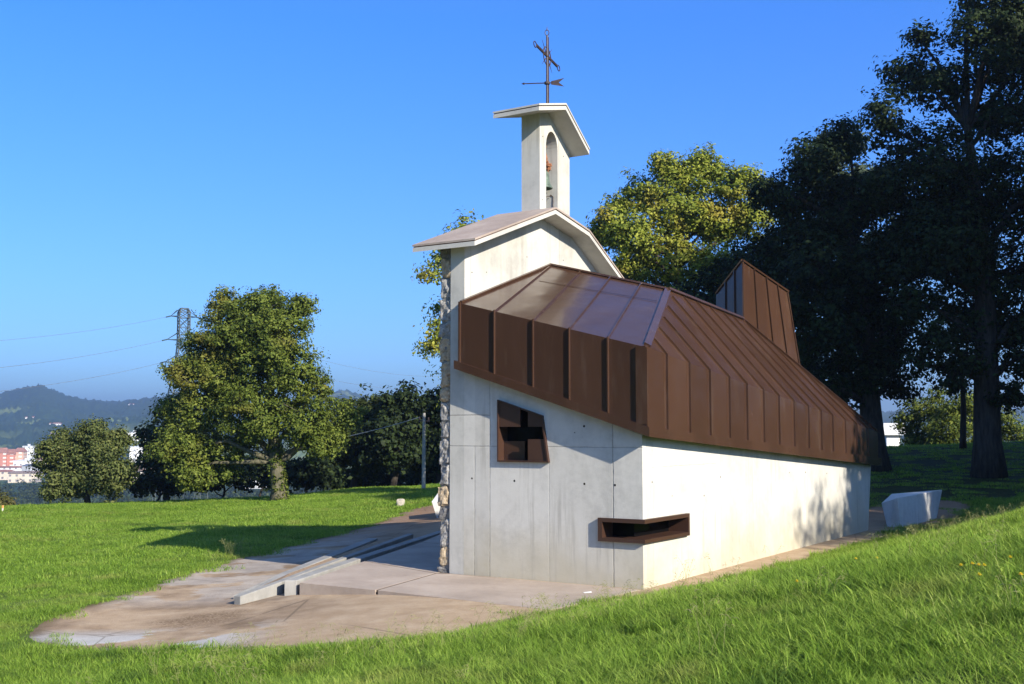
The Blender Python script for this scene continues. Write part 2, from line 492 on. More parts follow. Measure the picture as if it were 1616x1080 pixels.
# gravel bed between the low walls
gravel = NT('gravel'); _c = gravel.coord()
_g = gravel.ramp(gravel.vor(_c, 45, 'Color'), [(0.2, (0.24, 0.155, 0.085)), (0.6, (0.32, 0.215, 0.125)), (0.9, (0.42, 0.31, 0.19))])
gravel = gravel.done(_g, 0.95, gravel.bump(gravel.vor(_c, 45), 0.35, 0.012))
gb = MB()
for L_, R_ in (([(-3.83, 16.3, -0.20), (-3.42, 17.5, -0.05), (-2.67, 22.5, -0.03)], [(-3.81, 15.75, -0.20), (-3.39, 16.5, -0.06), (-2.25, 22.4, -0.03)]),
               ([(-3.26, 16.5, -0.10), (-3.02, 17.9, -0.08), (-2.08, 23.3, -0.06)], [(-3.19, 16.3, -0.10), (-2.86, 17.9, -0.08), (-1.78, 23.3, -0.06)])):
    n0 = len(gb.v)
    for a, b in zip(L_, R_):
        gb.v += [a, b]
    gb.f += [(n0, n0 + 1, n0 + 3, n0 + 2), (n0 + 2, n0 + 3, n0 + 5, n0 + 4)]
    gb.f += [(n0 + 4, n0 + 5, len(gb.v) + 1, len(gb.v))]
    gb.v += [(L_[-1][0], L_[-1][1], -0.4), (R_[-1][0], R_[-1][1], -0.4)]
tag(gb.build('gravel_strip', gravel), kind='structure')

# low concrete walls beside the ramp
KERB_MAT = concrete_mat('kerb_concrete', (0.28, 0.27, 0.245), (0.36, 0.345, 0.315))
def kerb(L, R, ztop, label):
    mb = MB(); n = len(L); zb = -0.42
    vs = []
    for (lx, ly), (rx, ry), zt in zip(L, R, ztop):
        vs += [(lx, ly, zb), (rx, ry, zb), (rx, ry, zt), (lx, ly, zt)]
    fs = [(0, 3, 2, 1), (4 * n - 4, 4 * n - 3, 4 * n - 2, 4 * n - 1)]
    for i in range(n - 1):
        a = 4 * i; b = a + 4
        for k in range(4):
            fs.append((a + k, a + (k + 1) % 4, b + (k + 1) % 4, b + k))
    mb.add(vs, fs)
    o = mb.build('low_wall', KERB_MAT, bevel=0.012)
    tag(o, label, 'low wall', 'low concrete walls beside the ramp')
kerb([(-3.96, 16.27), (-3.56, 17.6), (-2.86, 22.7)], [(-3.82, 16.40), (-3.41, 17.52), (-2.66, 22.6)], [-0.20, -0.05, 0.012],
     'low grey concrete wall along the ramp, the one nearest the lawn')
kerb([(-3.82, 15.72), (-3.40, 16.48), (-3.12, 17.95), (-2.17, 23.7)], [(-3.71, 15.64), (-3.30, 16.40), (-3.01, 17.9), (-2.04, 23.6)], [-0.13, -0.03, 0.0, 0.012],
     'long low concrete wall between the two gravel strips, reaching furthest down the forecourt')
kerb([(-3.215, 16.14), (-2.66, 19.0), (-1.58, 24.2)], [(-3.035, 16.14), (-2.475, 19.0), (-1.40, 24.2)], [0.022, 0.022, 0.022],
     'low concrete wall with a square end block bordering the paved terrace')

# ================================================================= CHAPEL
chapel = empty('chapel', l2w(0, 0, 0), RZ)
tag(chapel, 'small white concrete chapel with folded brown metal roof, gabled bell tower and rough stone front', 'chapel')

WALLC = concrete_mat('wall_concrete', (0.555, 0.535, 0.48), (0.615, 0.595, 0.54),
    lines=[(1, 2.76, {2: (-1, 1.9)}, 0.006, 0.55), (1, 2.49, {2: (-1, 3.2)}, 0.006, 0.7), (1, 1.47, {2: (-1, 1.67)}, 0.004, 0.35), (1, 0.45, {2: (-1, 2.3)}, 0.008, 0.85),
           (2, 1.897, {0: (-0.05, 0.03)}, 0.007, 0.55), (2, 2.36, {0: (-0.05, 0.03), 1: (2.49, 3.3)}, 0.007, 0.85),
           (2, 1.62, {1: (-0.05, 0.03), 0: (0.3, 2.6)}, 0.006, 0.35),
           (0, 0.13, {1: (-0.1, 0.03)}, 0.004, 0.4), (0, 0.33, {1: (-0.1, 0.03)}, 0.004, 0.4), (0, 2.75, {1: (-0.1, 0.03)}, 0.005, 0.45), (0, 4.15, {1: (-0.1, 0.03)}, 0.005, 0.5), (0, 6.9, {1: (-0.1, 0.03)}, 0.005, 0.5), (0, 9.6, {1: (-0.1, 0.03)}, 0.005, 0.5)],
    holes=[((0, 2.81, 1.42), 0.018), ((0, 2.06, 1.40), 0.02), ((0, 0.90, 1.385), 0.02), ((0, 0.42, 1.38), 0.02), ((0, 0.9, 2.19), 0.02), ((0, 1.05, 2.10), 0.01), ((0.30, 0, 1.42), 0.016), ((2.75, 0, 1.41), 0.018), ((2.1, 0, 1.15), 0.018), ((6.9, 0, 1.36), 0.02), ((6.0, 0, 1.38), 0.016), ((8.2, 0, 1.3), 0.02), ((0.95, 0, 1.2), 0.014), ((1, 0, 0.02), 0.01)],
    dirt=0.55, streak=0.12)
UPC = concrete_mat('gable_concrete', (0.49, 0.475, 0.425), (0.55, 0.535, 0.485),
    lines=[(2, 1.897, {0: (-0.05, 0.03)}, 0.007, 0.55), (2, 2.36, {0: (-0.05, 0.03)}, 0.007, 0.85), (2, 3.97, {0: (-0.05, 0.03)}, 0.005, 0.4), (0, 0.16, {}, 0.005, 0.5), (0, 1.75, {}, 0.005, 0.5), (0, 2.86, {}, 0.007, 0.65)],
    holes=[((2.3, 2.957, 6.05), 0.015), ((2.32, 2.957, 7.15), 0.015), ((3.02, 2.957, 6.95), 0.015), ((0.2, 2.957, 4.55), 0.015), ((1.8, 2.957, 5.0), 0.014), ((3.0, 2.957, 5.1), 0.014), ((0.6, 2.957, 4.6), 0.012)])

# body
body = MB()
HB = -0.45
body.hull8([(0, 0, HB), (10.95, 0, HB), (10.7, 2.955, HB), (0, 2.955, HB)], [(0, 0, 2.13), (11.42, 0, 1.46), (11.2, 2.955, 1.46), (0, 2.955, 3.15)])
wall = body.build('wall', WALLC, chapel)
cut(wall, MB().prism([(-0.2, -0.2), (1.42, -0.2), (1.42, 0.34), (0.34, 0.34), (0.34, 0.61), (-0.2, 0.61)], 2, 0.655, 0.885))
WQ = [(2.33, 2.585), (1.56, 2.345), (1.455, 1.675), (2.33, 1.675)]         # window outline (v, z)
def inset(Q, d):
    Q = np.array(Q); out = []
    n = len(Q); c = Q.mean(0)
    for i in range(n):
        p0, p1, p2 = Q[i - 1], Q[i], Q[(i + 1) % n]
        e1 = (p1 - p0) / np.linalg.norm(p1 - p0); e2 = (p2 - p1) / np.linalg.norm(p2 - p1)
        n1 = np.array([-e1[1], e1[0]]); n2 = np.array([-e2[1], e2[0]])
        if n1 @ (c - p1) < 0: n1 = -n1
        if n2 @ (c - p1) < 0: n2 = -n2
        b = n1 + n2; b = b / (b @ n1)
        out.append(tuple(p1 + b * d))
    return out
WI = inset(WQ, 0.022)
cut(wall, MB().prism(inset(WQ, 0.01), 0, -0.3, 0.26))

bronze = NT('bronze_sheet'); _c = bronze.coord()
_n = bronze.noise(_c, 2.0, 5)
BRONZE = bronze.done(bronze.ramp(_n, [(0.3, (0.045, 0.021, 0.013)), (0.7, (0.060, 0.029, 0.018))]), 0.42, bronze.bump(bronze.noise(_c, 1.5, 3), 0.15, 0.03))
glass = NT('dark_glass')
GLASS = glass.done((0.004, 0.004, 0.0045), 0.12, spec=0.06)

# cross window
cw = empty('cross_window', (0, 0, 0)); cw.parent = chapel
fr = MB()
PRO = 0.05
n4 = 4
outer, inner = WQ, WI
vs = []
for x_ in (-PRO, 0.24):
    vs += [(x_, p[0], p[1]) for p in outer] + [(x_, p[0], p[1]) for p in inner]
fs = []
for i in range(4):
    j = (i + 1) % 4
    fs += [(i, j, 4 + j, 4 + i), (8 + i, 8 + j, 12 + j, 12 + i), (i, j, 8 + j, 8 + i), (4 + i, 4 + j, 12 + j, 12 + i)]
fr.add(vs, fs)
fr.build('frame', BRONZE, cw)
def wz(v):   # sloping head of the opening
    return WI[0][1] + (WI[1][1] - WI[0][1]) * (v - WI[0][0]) / (WI[1][0] - WI[0][0])
def wv(z):   # leaning right side
    return WI[2][0] + (WI[1][0] - WI[2][0]) * (z - WI[2][1]) / (WI[1][1] - WI[2][1])
e_ = 0.001
VB0, VB1, HB0, HB1 = 1.945, 1.81, 2.005, 2.185    # the cross: vertical bar between v, horizontal bar between z
MB().prism([(WI[0][0] - e_, wz(WI[0][0]) - e_), (VB0, wz(VB0) - e_), (VB0, HB1), (WI[0][0] - e_, HB1)], 0, -0.030, -0.004).build('panel', BRONZE, cw)
MB().prism([(VB1, wz(VB1) - e_), (WI[1][0] + e_, WI[1][1] - e_), (wv(HB1) + e_, HB1), (VB1, HB1)], 0, -0.030, -0.004).build('panel', BRONZE, cw)
MB().prism([(VB1, HB0), (wv(HB0) + e_, HB0), (WI[2][0] + e_, WI[2][1] + e_), (VB1, WI[2][1] + e_)], 0, -0.030, -0.004).build('panel', BRONZE, cw)
MB().prism([(WI[0][0] - e_, HB0 - 0.03), (VB0, HB0 - 0.03), (VB0, WI[3][1] + e_), (WI[3][0] - e_, WI[3][1] + e_)], 0, 0.10, 0.125).build('panel', BRONZE, cw)
MB().prism(WI, 0, 0.20, 0.215).build('pane', GLASS, cw)

# corner slit window
sw = empty('slit_window', (0, 0, 0)); sw.parent = chapel
def Lpoly(p, q, lu, lv, ins=0.0):
    """L-shaped strip round the corner from offset p (outside) to q (inside)"""
    return [(-p, lv), (-p, -p), (lu, -p), (lu, q), (q, q), (q, lv)]
fr = MB()
PR = 0.055
fr.prism(Lpoly(PR, 0.30, 1.435, 0.662), 2, 0.875, 0.93)
fr.prism(Lpoly(PR, 0.30, 1.435, 0.662), 2, 0.61, 0.662)
fr.box((-PR, 0.595, 0.662), (0.30, 0.662, 0.875))
fr.box((1.383, -PR, 0.662), (1.435, 0.30, 0.875))
fr.build('frame', BRONZE, sw)
MB().prism([(0.26, 0.595), (0.26, 0.26), (1.383, 0.26), (1.383, 0.28), (0.28, 0.28), (0.28, 0.595)], 2, 0.662, 0.875).build('pane', GLASS, sw)

# gabled front block: concrete wall, stone cladding, concrete roof
G_TOP = [(-0.25, 4.985), (2.136, 5.856), (3.3, 5.65), (4.63, 4.945), (6.45, 3.97)]
def roof_z(u, prof):
    return float(np.interp(u, [p[0] for p in prof], [p[1] for p in prof]))
gw = MB()
top = [(u, roof_z(u, G_TOP) - 0.06) for u in (0.0, 2.136, 3.3, 4.63, 6.15)]
gw.prism([(0, HB)] + top + [(6.15, HB)], 1, 2.957, 3.215)
gab = gw.build('gable_wall', UPC, chapel)
def strip(prof, t0, t1, v0, v1, du0=0.0, du1=0.0):
    """roof slab following a profile between depths t0 (upper) and t1 (lower) below it"""
    P = [list(p) for p in prof]
    P[0] = [P[0][0] + du0, roof_z(P[0][0], prof) + du0 * (prof[1][1] - prof[0][1]) / (prof[1][0] - prof[0][0])]
    P[-1] = [P[-1][0] - du1, P[-1][1] - du1 * (prof[-1][1] - prof[-2][1]) / (prof[-1][0] - prof[-2][0])]
    up = [(u, z - t0) for u, z in P]; lo = [(u, z - t1) for u, z in P[::-1]]
    poly = up + lo; mb = MB(); n = len(P)
    vs = [(u, v0, z) for u, z in poly] + [(u, v1, z) for u, z in poly]; N = 2 * n
    fs = []
    for i in range(n - 1):
        a, b, c_, d = i, i + 1, N - 2 - i, N - 1 - i
        fs += [(a, b, c_, d), (N + a, N + d, N + c_, N + b)]
    for i in range(N):
        j = (i + 1) % N
        fs.append((i, j, N + j, N + i))
    return vs, fs
ROOFC = concrete_mat('roof_concrete', (0.47, 0.45, 0.405), (0.53, 0.51, 0.46), streak=0.1)
ROOFTOP = concrete_mat('weathered_roof_slab', (0.33, 0.265, 0.22), (0.43, 0.36, 0.305), streak=0.1)
GROOVE = plain('rust_brown_flashing', (0.11, 0.055, 0.035), 0.6)
r1 = MB(); r1.add(*strip(G_TOP, 0.048, 0.115, 2.60, 3.76)); gr = r1.build('gable_roof', ROOFC, chapel)
r2 = MB(); r2.add(*strip(G_TOP, 0.030, 0.048, 2.612, 3.75, 0.012, 0.012)); r2.build('flashing', GROOVE, gr)
r3 = MB(); r3.add(*strip(G_TOP, 0.0, 0.030, 2.592, 3.768)); r3.build('roof_slab', ROOFTOP, gr)

# stone facing of the front, block by block
STONE = NT('rough_limestone'); _c = STONE.coord()
_geo = STONE.n.new('ShaderNodeNewGeometry')
_i = _geo.outputs['Random Per Island']
_n = STONE.noise(_c, 14, 8, 0.7)
_a = STONE.ramp(_n, [(0.30, (0.10, 0.095, 0.085)), (0.5, (0.30, 0.285, 0.26)), (0.72, (0.50, 0.475, 0.43))])
_b = STONE.ramp(_n, [(0.30, (0.16, 0.12, 0.07)), (0.5, (0.40, 0.31, 0.20)), (0.72, (0.56, 0.47, 0.34))])
_d = STONE.ramp(_n, [(0.30, (0.05, 0.048, 0.045)), (0.5, (0.16, 0.155, 0.15)), (0.72, (0.32, 0.31, 0.29))])
_m = STONE.mix(STONE.math('GREATER_THAN', _i, 0.78), _a, _b)
_m = STONE.mix(STONE.math('LESS_THAN', _i, 0.25), _m, _d)
STONE = STONE.done(_m, 0.9, STONE.bump(STONE.noise(_c, 30, 6, 0.7), 0.6, 0.02))
MORTAR = plain('mortar', (0.20, 0.19, 0.17), 0.95, var=0.3, scale=12)
def stone_block(mb, c0, c1, res, amp, seed):
    """box with rugged outward faces; displaced by smooth value noise"""
    nu = max(2, int((c1[0] - c0[0]) / res)); nv = max(2, int((c1[1] - c0[1]) / res)); nz = max(2, int((c1[2] - c0[2]) / res))
    bm = bmesh.new()
    idx = {}
    def vert(i, j, k):
        key = (i, j, k)
        if key not in idx:
            f = np.array([i / nu, j / nv, k / nz])
            p = np.array(c0) + (np.array(c1) - np.array(c0)) * f
            e = 2 * f - 1
            d = np.zeros(3)
            for ax in (0, 1, 2):
                if abs(e[ax]) > 0.999: d[ax] = e[ax]
            edge = sorted(np.abs(e))[1]
            q = p * 9 + seed * 7.3
            nz_ = math.sin(q[0] * 1.9 + math.sin(q[2] * 1.3)) * math.sin(q[1] * 2.3 + q[2] * 0.7) + 0.6 * math.sin(q[2] * 3.1 + q[0] * 2.2 + seed) * math.sin(q[1] * 4.1 + q[0]) + 0.9 * (rng.random() - 0.5)
            p = p + d * (amp * nz_ - (0.016 if edge > 0.99 else 0.0) * min(1, amp / 0.012))
            idx[key] = bm.verts.new(p)
        return idx[key]
    for ax, (na, nb) in ((0, (nv, nz)), (1, (nu, nz)), (2, (nu, nv))):
        top = (nu, nv, nz)[ax]
        for side in (0, top):
            for a in range(na):
                for b in range(nb):
                    q = []
                    for da, db in ((0, 0), (1, 0), (1, 1), (0, 1)):
                        ij = [a + da, b + db]; ij.insert(ax, side); q.append(vert(*ij))
                    bm.faces.new(q if side else q[::-1])
    bm.verts.index_update()
    mb.add([v.co for v in bm.verts], [tuple(v.index for v in f.verts) for f in bm.faces])
    bm.free()
sm = MB()
z = -0.30; row = 0
r_ = random.Random(5)
while z < 4.88:
    h = r_.choice([0.16, 0.22, 0.27, 0.33, 0.40, 0.46]) * r_.uniform(0.9, 1.1)
    h = min(h, 4.93 - z)
    wd = r_.uniform(0.35, 0.8)
    s_ = row * 3.7
    stone_block(sm, (0.0 + r_.uniform(0.0, 0.025), 3.232, z + 0.004), (wd, 3.435 + r_.uniform(-0.02, 0.025), z + h - 0.004), 0.028, 0.017, s_)
    u = wd
    while u < 6.1:
        w2 = min(r_.uniform(0.35, 0.9), 6.15 - u)
        if w2 < 0.08: break
        ztop = roof_z(u + w2, G_TOP) - 0.06
        if z < ztop: stone_block(sm, (u + 0.012, 3.232, z + 0.008), (u + w2 - 0.006, 3.43 + r_.uniform(-0.015, 0.02), min(z + h, ztop) - 0.008), 0.11, 0.010, s_ + u)
        u += w2
    z += h; row += 1
z = 4.93
while z < 5.7:
    h = 0.3
    us = [u for u in np.arange(0.0, 6.0, 0.05) if roof_z(u, G_TOP) - 0.08 > z + h]
    if us:
        u = us[0]
        while u < us[-1] - 0.2:
            w2 = min(r_.uniform(0.35, 0.8), us[-1] - u)
            stone_block(sm, (u + 0.006, 3.232, z + 0.008), (u + w2 - 0.006, 3.43, z + h - 0.008), 0.11, 0.01, u)
            u += w2
    z += h
st = sm.build('stone_facing', STONE, chapel)
gm = MB(); gm.prism([(0.035, HB)] + [(u, roof_z(u, G_TOP) - 0.10) for u in (0.035, 2.136, 3.3, 4.63, 6.1)] + [(6.1, HB)], 1, 3.2155, 3.40)
gm.build('mortar', MORTAR, st)

# bell tower
CAP = [(1.60, 7.49), (2.49, 7.716), (3.316, 7.11)]
TU0, TU1, TV0, TV1 = 2.22, 3.24, 2.957, 3.327
tw = MB()
tt = [(TU0, roof_z(TU0, CAP) - 0.07), (2.49, roof_z(2.49, CAP) - 0.07), (TU1, roof_z(TU1, CAP) - 0.07)]
tw.prism([(TU0, 5.45)] + tt + [(TU1, 5.45)], 1, TV0 + 0.003, TV1)
tower = tw.build('bell_tower', UPC, chapel)
AC, AW, ASP = 2.622, 0.197, 7.0
arch = [(AC - AW, 5.89), (AC + AW, 5.89)] + [(AC + AW * math.cos(a), ASP + 0.30 * math.sin(a)) for a in np.linspace(0, math.pi, 17)]
cut(tower, MB().prism(arch, 1, 2.5, 3.8))
t1 = MB(); t1.add(*strip(CAP, 0.048, 0.115, 2.60, 3.50)); tc = t1.build('tower_cap', ROOFC, tower)
t2 = MB(); t2.add(*strip(CAP, 0.030, 0.048, 2.612, 3.49, 0.012, 0.012)); t2.build('flashing', GROOVE, tc)
t3 = MB(); t3.add(*strip(CAP, 0.0, 0.030, 2.59, 3.508, -0.006, -0.006)); t3.build('cap_slab', ROOFC, tc)

# ------------------------------------------------- folded metal roof
def metal(name):
    t = NT(name); c = t.coord()
    n = t.math('ADD', t.math('MULTIPLY', t.noise(t.scale(c, (1.0, 5.0, 1.0)), 0.9, 5), 0.5), t.math('MULTIPLY', t.noise(c, 0.8, 5), 0.5)); sm_ = t.noise(c, 3.0, 6, 0.65)
    col = t.ramp(n, [(0.3, (0.047, 0.0235, 0.0145)), (0.55, (0.056, 0.0285, 0.0175)), (0.75, (0.066, 0.036, 0.0235))])
    x = t.xyz(c); nz = t.math('LESS_THAN', t.math('ABSOLUTE', t.xyz(t.coord('Normal'))[2]), 0.7)
    q = t.math('ADD', x[0], t.math('MULTIPLY', t.math('ADD', x[1], 0.15), 1.2)); tone = None
    for i_, p_ in enumerate((0.47, 1.25, 2.0, 2.78, 3.53, 4.30, 5.05, 5.84, 6.65, 7.41, 8.13, 8.98, 9.79, 10.65)):
        g_ = t.math('MULTIPLY', t.math('GREATER_THAN', q, p_), (0.13, -0.17, 0.10, -0.07, 0.15, -0.14)[i_ % 6])
        tone = g_ if tone is None else t.math('ADD', tone, g_)
    tv = t.n.new('ShaderNodeHueSaturation'); t.l.new(col, tv.inputs['Color']); t.l.new(t.math('ADD', 1.0, t.math('MULTIPLY', tone, nz)), tv.inputs['Value']); col = tv.outputs[0]
    dust = t.ramp(t.noise(t.scale(c, (4.0, 4.0, 0.7)), 1.0, 7, 0.68), [(0.55, 0.0), (0.75, 0.16)])
    col = t.mix(dust, col, (0.22, 0.17, 0.13))
    t.b.inputs['Coat Weight'].default_value = 0.22; t.b.inputs['Coat Roughness'].default_value = 0.10
    oil = t.noise(t.scale(c, (1.2, 1.2, 1.2)), 1.4, 2, 0.4)
    return t.done(col, t.math('ADD', 0.12, t.math('MULTIPLY', sm_, 0.22)), t.bump(oil, 0.30, 0.06), 0.0, 0.42)
METAL = metal('brown_metal_sheet')
OV = 0.15
A = (-OV, 2.953, 4.045); P = (2.55, 2.953, 4.955); B = (-OV, -OV, 3.25); Q = (2.57, 0.78, 4.388); K = (6.1, 0.885, 4.215); ET = (11.46, -OV, 2.114)
W1 = (6.1, 2.953, 3.75); W2 = (11.2, 2.953, 1.9)
roof = MB()
def bandS(v): return np.interp(v, [-OV, 2.953], [2.165, 3.16])      # underside line of the S band
def bandR(u): return np.interp(u, [-OV, 11.46], [2.165, 1.535])
roof.add([A, P, Q, B], [(0, 1, 2, 3)])
roof.add([B, Q, K, ET], [(0, 1, 2), (0, 2, 3)])
roof.add([P, W1, K, Q], [(0, 1, 2, 3)])
roof.add([K, W1, W2, ET], [(0, 1, 2), (0, 2, 3)])
roof.add([A, B, (-OV, -OV, bandS(-OV)), (-OV, 2.953, bandS(2.953))], [(0, 1, 2, 3)])
roof.add([B, ET, (11.46, -OV, bandR(11.46)), (-OV, -OV, bandR(-OV))], [(0, 1, 2, 3)])
roof.add([ET, W2, (11.2, 2.953, 1.4), (11.46, -OV, bandR(11.46))], [(0, 1, 2, 3)])
mr = roof.build('metal_roof', METAL, chapel)
sm2 = MB()
V_ = lambda *a: Vector(a)
nS = (Vector(P) - Vector(A)).cross(Vector(B) - Vector(A)).normalized()
if nS.z < 0: nS = -nS
nR = (Vector(Q) - Vector(B)).cross(Vector(ET) - Vector(B)).normalized()
if nR.z < 0: nR = -nR
def onS(u, v):
    a = Vector(A); return Vector((u, v, a.z - (nS.x * (u - a.x) + nS.y * (v - a.y)) / nS.z))
def onR(u, v):
    a = Vector(B); return Vector((u, v, a.z - (nR.x * (u - a.x) + nR.y * (v - a.y)) / nR.z))
SS = [(2.305, (2.46, 2.905)), (1.64, (2.55, 2.36)), (1.04, (2.55, 1.80)), (0.43, (2.555, 1.24))]
for v, (u2, v2) in SS:
    zt = np.interp(v, [-OV, 2.953], [3.25, 4.045])
    sm2.bar((-OV, v, bandS(v)), (-OV, v, zt + 0.02), (-1, 0, 0), 0.018, 0.030)
    sm2.bar(onS(-OV, v), onS(u2, v2), nS, 0.014, 0.025)
sm2.bar((-OV, 2.93, bandS(2.93)), (-OV, 2.93, 4.06), (-1, 0, 0), 0.03, 0.03)
sm2.bar(onS(1.63, 2.62), onS(1.86, 0.62), nS, 0.012, 0.004)
# corner post and hip caps
sm2.bar((-OV, -OV + 0.075, bandS(0)), (-OV, -OV + 0.075, 3.27), (-1, 0, 0), 0.15, 0.03)
sm2.bar((-OV + 0.055, -OV, bandR(0)), (-OV + 0.055, -OV, 3.245), (0, -1, 0), 0.17, 0.02)
hipn = (nS + nR).normalized()
sm2.bar(Vector(B).lerp(Vector(Q), 0.035) - hipn * 0.012, Vector(Q) - hipn * 0.012, hipn, 0.10, 0.03)
sm2.bar(Vector(A) + nS * 0.004 + V_(0.02, -0.02, 0), Vector(P) + nS * 0.004 + V_(0, -0.02, 0), nS, 0.04, 0.03)
sm2.bar(P, Q, (0.3, 0, 1), 0.06, 0.03)
sm2.bar(Q, K, (0, 0.2, 1), 0.09, 0.035)
sm2.bar(Vector(K), Vector(ET), (0.2, 0.5, 0.8), 0.07, 0.03)
RS = [((0.47, 3.17), (0.347, -0.02)), ((1.25, 3.09), (0.888, 0.156)), ((2.0, 3.01), (1.42, 0.328)), ((2.78, 2.95), (1.981, 0.516)), ((3.53, 2.87), (2.55, 0.70)),
      ((4.30, 2.79), (3.16, 0.775)), ((5.05, 2.71), (3.76, 0.80)), ((5.84, 2.62), (4.38, 0.82)), ((6.65, 2.55), (5.02, 0.84)), ((7.41, 2.48), (5.52, 0.86)),
      ((8.13, 2.41), (6.22, 0.85)), ((8.98, 2.35), (7.16, 0.67)), ((9.79, 2.26), (8.15, 0.48)), ((10.65, 2.20), (9.1, 0.30))]
for (u, _z), (u2, v2) in RS:
    zt = np.interp(u, [-OV, 11.46], [3.25, 2.114])
    sm2.bar((u, -OV, bandR(u)), (u, -OV, zt + 0.012), (0, -1, 0), 0.010, 0.030)
    sm2.bar(onR(u, -OV), onR(u2, v2), nR, 0.010, 0.028)
sm2.build('standing_seam', METAL, mr)
fa = MB()
def fascia(mb):
    p = OV + 0.060
    a0, a1 = (-p, 2.985), (-p, -p)
    # S side
    mb.hull8([(-OV + 0.01, 3.0, 3.055), (-p, 3.0, 3.055), (-p, -p, 2.045), (-OV + 0.01, -OV, 2.05)],
             [(-OV + 0.01, 3.0, 3.18), (-p, 3.0, 3.18), (-p, -p, 2.175), (-OV + 0.01, -OV, 2.18)])
    mb.hull8([(-OV, -OV + 0.01, 2.05), (-p, -p, 2.044), (11.50, -p, 1.37), (11.50, -OV + 0.01, 1.375)],
             [(-OV, -OV + 0.01, 2.18), (-p, -p, 2.174), (11.50, -p, 1.545), (11.50, -OV + 0.01, 1.55)])
fascia(fa)
# soffit closing the gap to the wall
fa.add([(-OV, 2.953, 3.07), (0.0, 2.953, 3.07), (0.0, 0.0, 2.065), (-OV, -OV, 2.065)], [(0, 1, 2, 3)])
fa.add([(-OV, -OV, 2.064), (0, 0, 2.064), (11.45, 0, 1.39), (11.45, -OV, 1.39)], [(0, 1, 2, 3)])
fa.build('fascia', METAL, mr)

# roof lantern
ln = MB()
k0 = V_(6.11, 0.875, 4.15); k0t = V_(6.11, 0.875, 5.322)
m0 = V_(8.43, 0.565, 3.42); m0t = V_(7.95, 0.633, 4.91)
b0 = V_(6.46, 1.56, 4.10); b0t = V_(6.46, 1.545, 4.775)
d0 = V_(8.3, 1.5, 3.3); d0t = V_(7.9, 1.4, 4.3)
ln.hull8([k0, m0, d0, b0], [k0t, m0t, d0t, b0t])
lan = ln.build('roof_lantern', METAL, chapel)
ls = MB()
nf = (m0 - k0).cross(V_(0, 0, 1)).normalized()
if nf.y > 0: nf = -nf
def lf(t, zf):   # on the front face
    lo = k0.lerp(m0, t); hi = k0t.lerp(m0t, t); return lo.lerp(hi, zf)
for t in (0.24, 0.50, 0.75):
    ls.bar(lf(t, 0.0), lf(t, 1.0), nf, 0.018, 0.03)
ls.bar(lf(0.012, 0), lf(0.012, 1), nf, 0.03, 0.02)
ls.bar(lf(0.985, 0), lf(0.985, 1), nf, 0.03, 0.02)
for t in (0.28, 0.62):
    ls.bar(k0.lerp(b0, t), k0t.lerp(b0t, t), (-0.9, 0.45, 0), 0.018, 0.03)
ls.bar(k0t, m0t, (0, -0.3, 1), 0.06, 0.03)
ls.bar(k0t, b0t, (-0.3, 0, 1), 0.06, 0.03)
ls.build('standing_seam', METAL, lan)

# ------------------------------------------------- bell
VERD = NT('green_bronze'); _c = VERD.coord(); _n = VERD.noise(_c, 12, 6)
VERD = VERD.done(VERD.ramp(_n, [(0.3, (0.06, 0.085, 0.065)), (0.6, (0.14, 0.19, 0.15)), (0.8, (0.22, 0.27, 0.21))]), 0.6, None, 0.3)
RUST = plain('rusty_iron', (0.26, 0.105, 0.05), 0.85, var=0.45, scale=14, bump=0.5)
IRON = plain('dark_iron', (0.045, 0.028, 0.024), 0.55, var=0.4, scale=20)
bw = l2w(2.625, 3.15, 6.32)
bell = empty('bell', bw, RZ)
tag(bell, 'small green bronze bell under a rusty headstock hanging inside the tower arch', 'bell')
b_ = MB(); b_.lathe([(0.172, 0.0), (0.178, 0.01), (0.165, 0.035), (0.140, 0.08), (0.122, 0.15), (0.113, 0.23), (0.104, 0.28), (0.085, 0.305), (0.045, 0.32), (0.0, 0.322)])
b_.lathe([(0.150, 0.0), (0.128, 0.08), (0.108, 0.2), (0.09, 0.28), (0, 0.29)])
b_.lathe([(0.172, 0.0), (0.150, 0.0)])
b_.build('bell_body', VERD, bell, True)
MB().tube([(0, 0, 0.26), (0.02, 0.02, 0.0)], 0.012).lathe([(0, -0.05), (0.028, -0.03), (0.028, 0.0), (0, 0.02)], (0.02, 0.02, 0)).build('clapper', IRON, bell)
y_ = MB()
y_.box((-0.195, -0.055, 0.36), (0.195, 0.055, 0.47))
y_.lathe([(0.0, 0.46), (0.085, 0.47), (0.095, 0.53), (0.07, 0.62), (0.05, 0.68), (0.075, 0.74), (0.05, 0.80), (0.0, 0.82)], (0, 0, 0), 10)
for sx in (-0.08, 0.08):
    y_.tube([(sx, -0.06, 0.30), (sx, -0.075, 0.40), (sx, -0.06, 0.50)], 0.014, 6)
    y_.tube([(sx, 0.06, 0.30), (sx, 0.075, 0.40), (sx, 0.06, 0.50)], 0.014, 6)
y_.tube([(0.0, -0.09, 0.40), (0.13, -0.10, 0.42)], 0.016, 6)
y_.tube([(0.0, -0.09, 0.43), (0.13, -0.10, 0.45)], 0.012, 6)
y_.build('headstock', RUST, bell)
MB().tube([(0.19, -0.05, -0.08), (0.19, -0.10, -0.12), (0.185, -0.10, -0.32)], 0.008, 6).tube([(0.18, -0.06, -0.10), (-0.19, -0.06, -0.20)], 0.006, 6).build('pull_lever', IRON, bell)

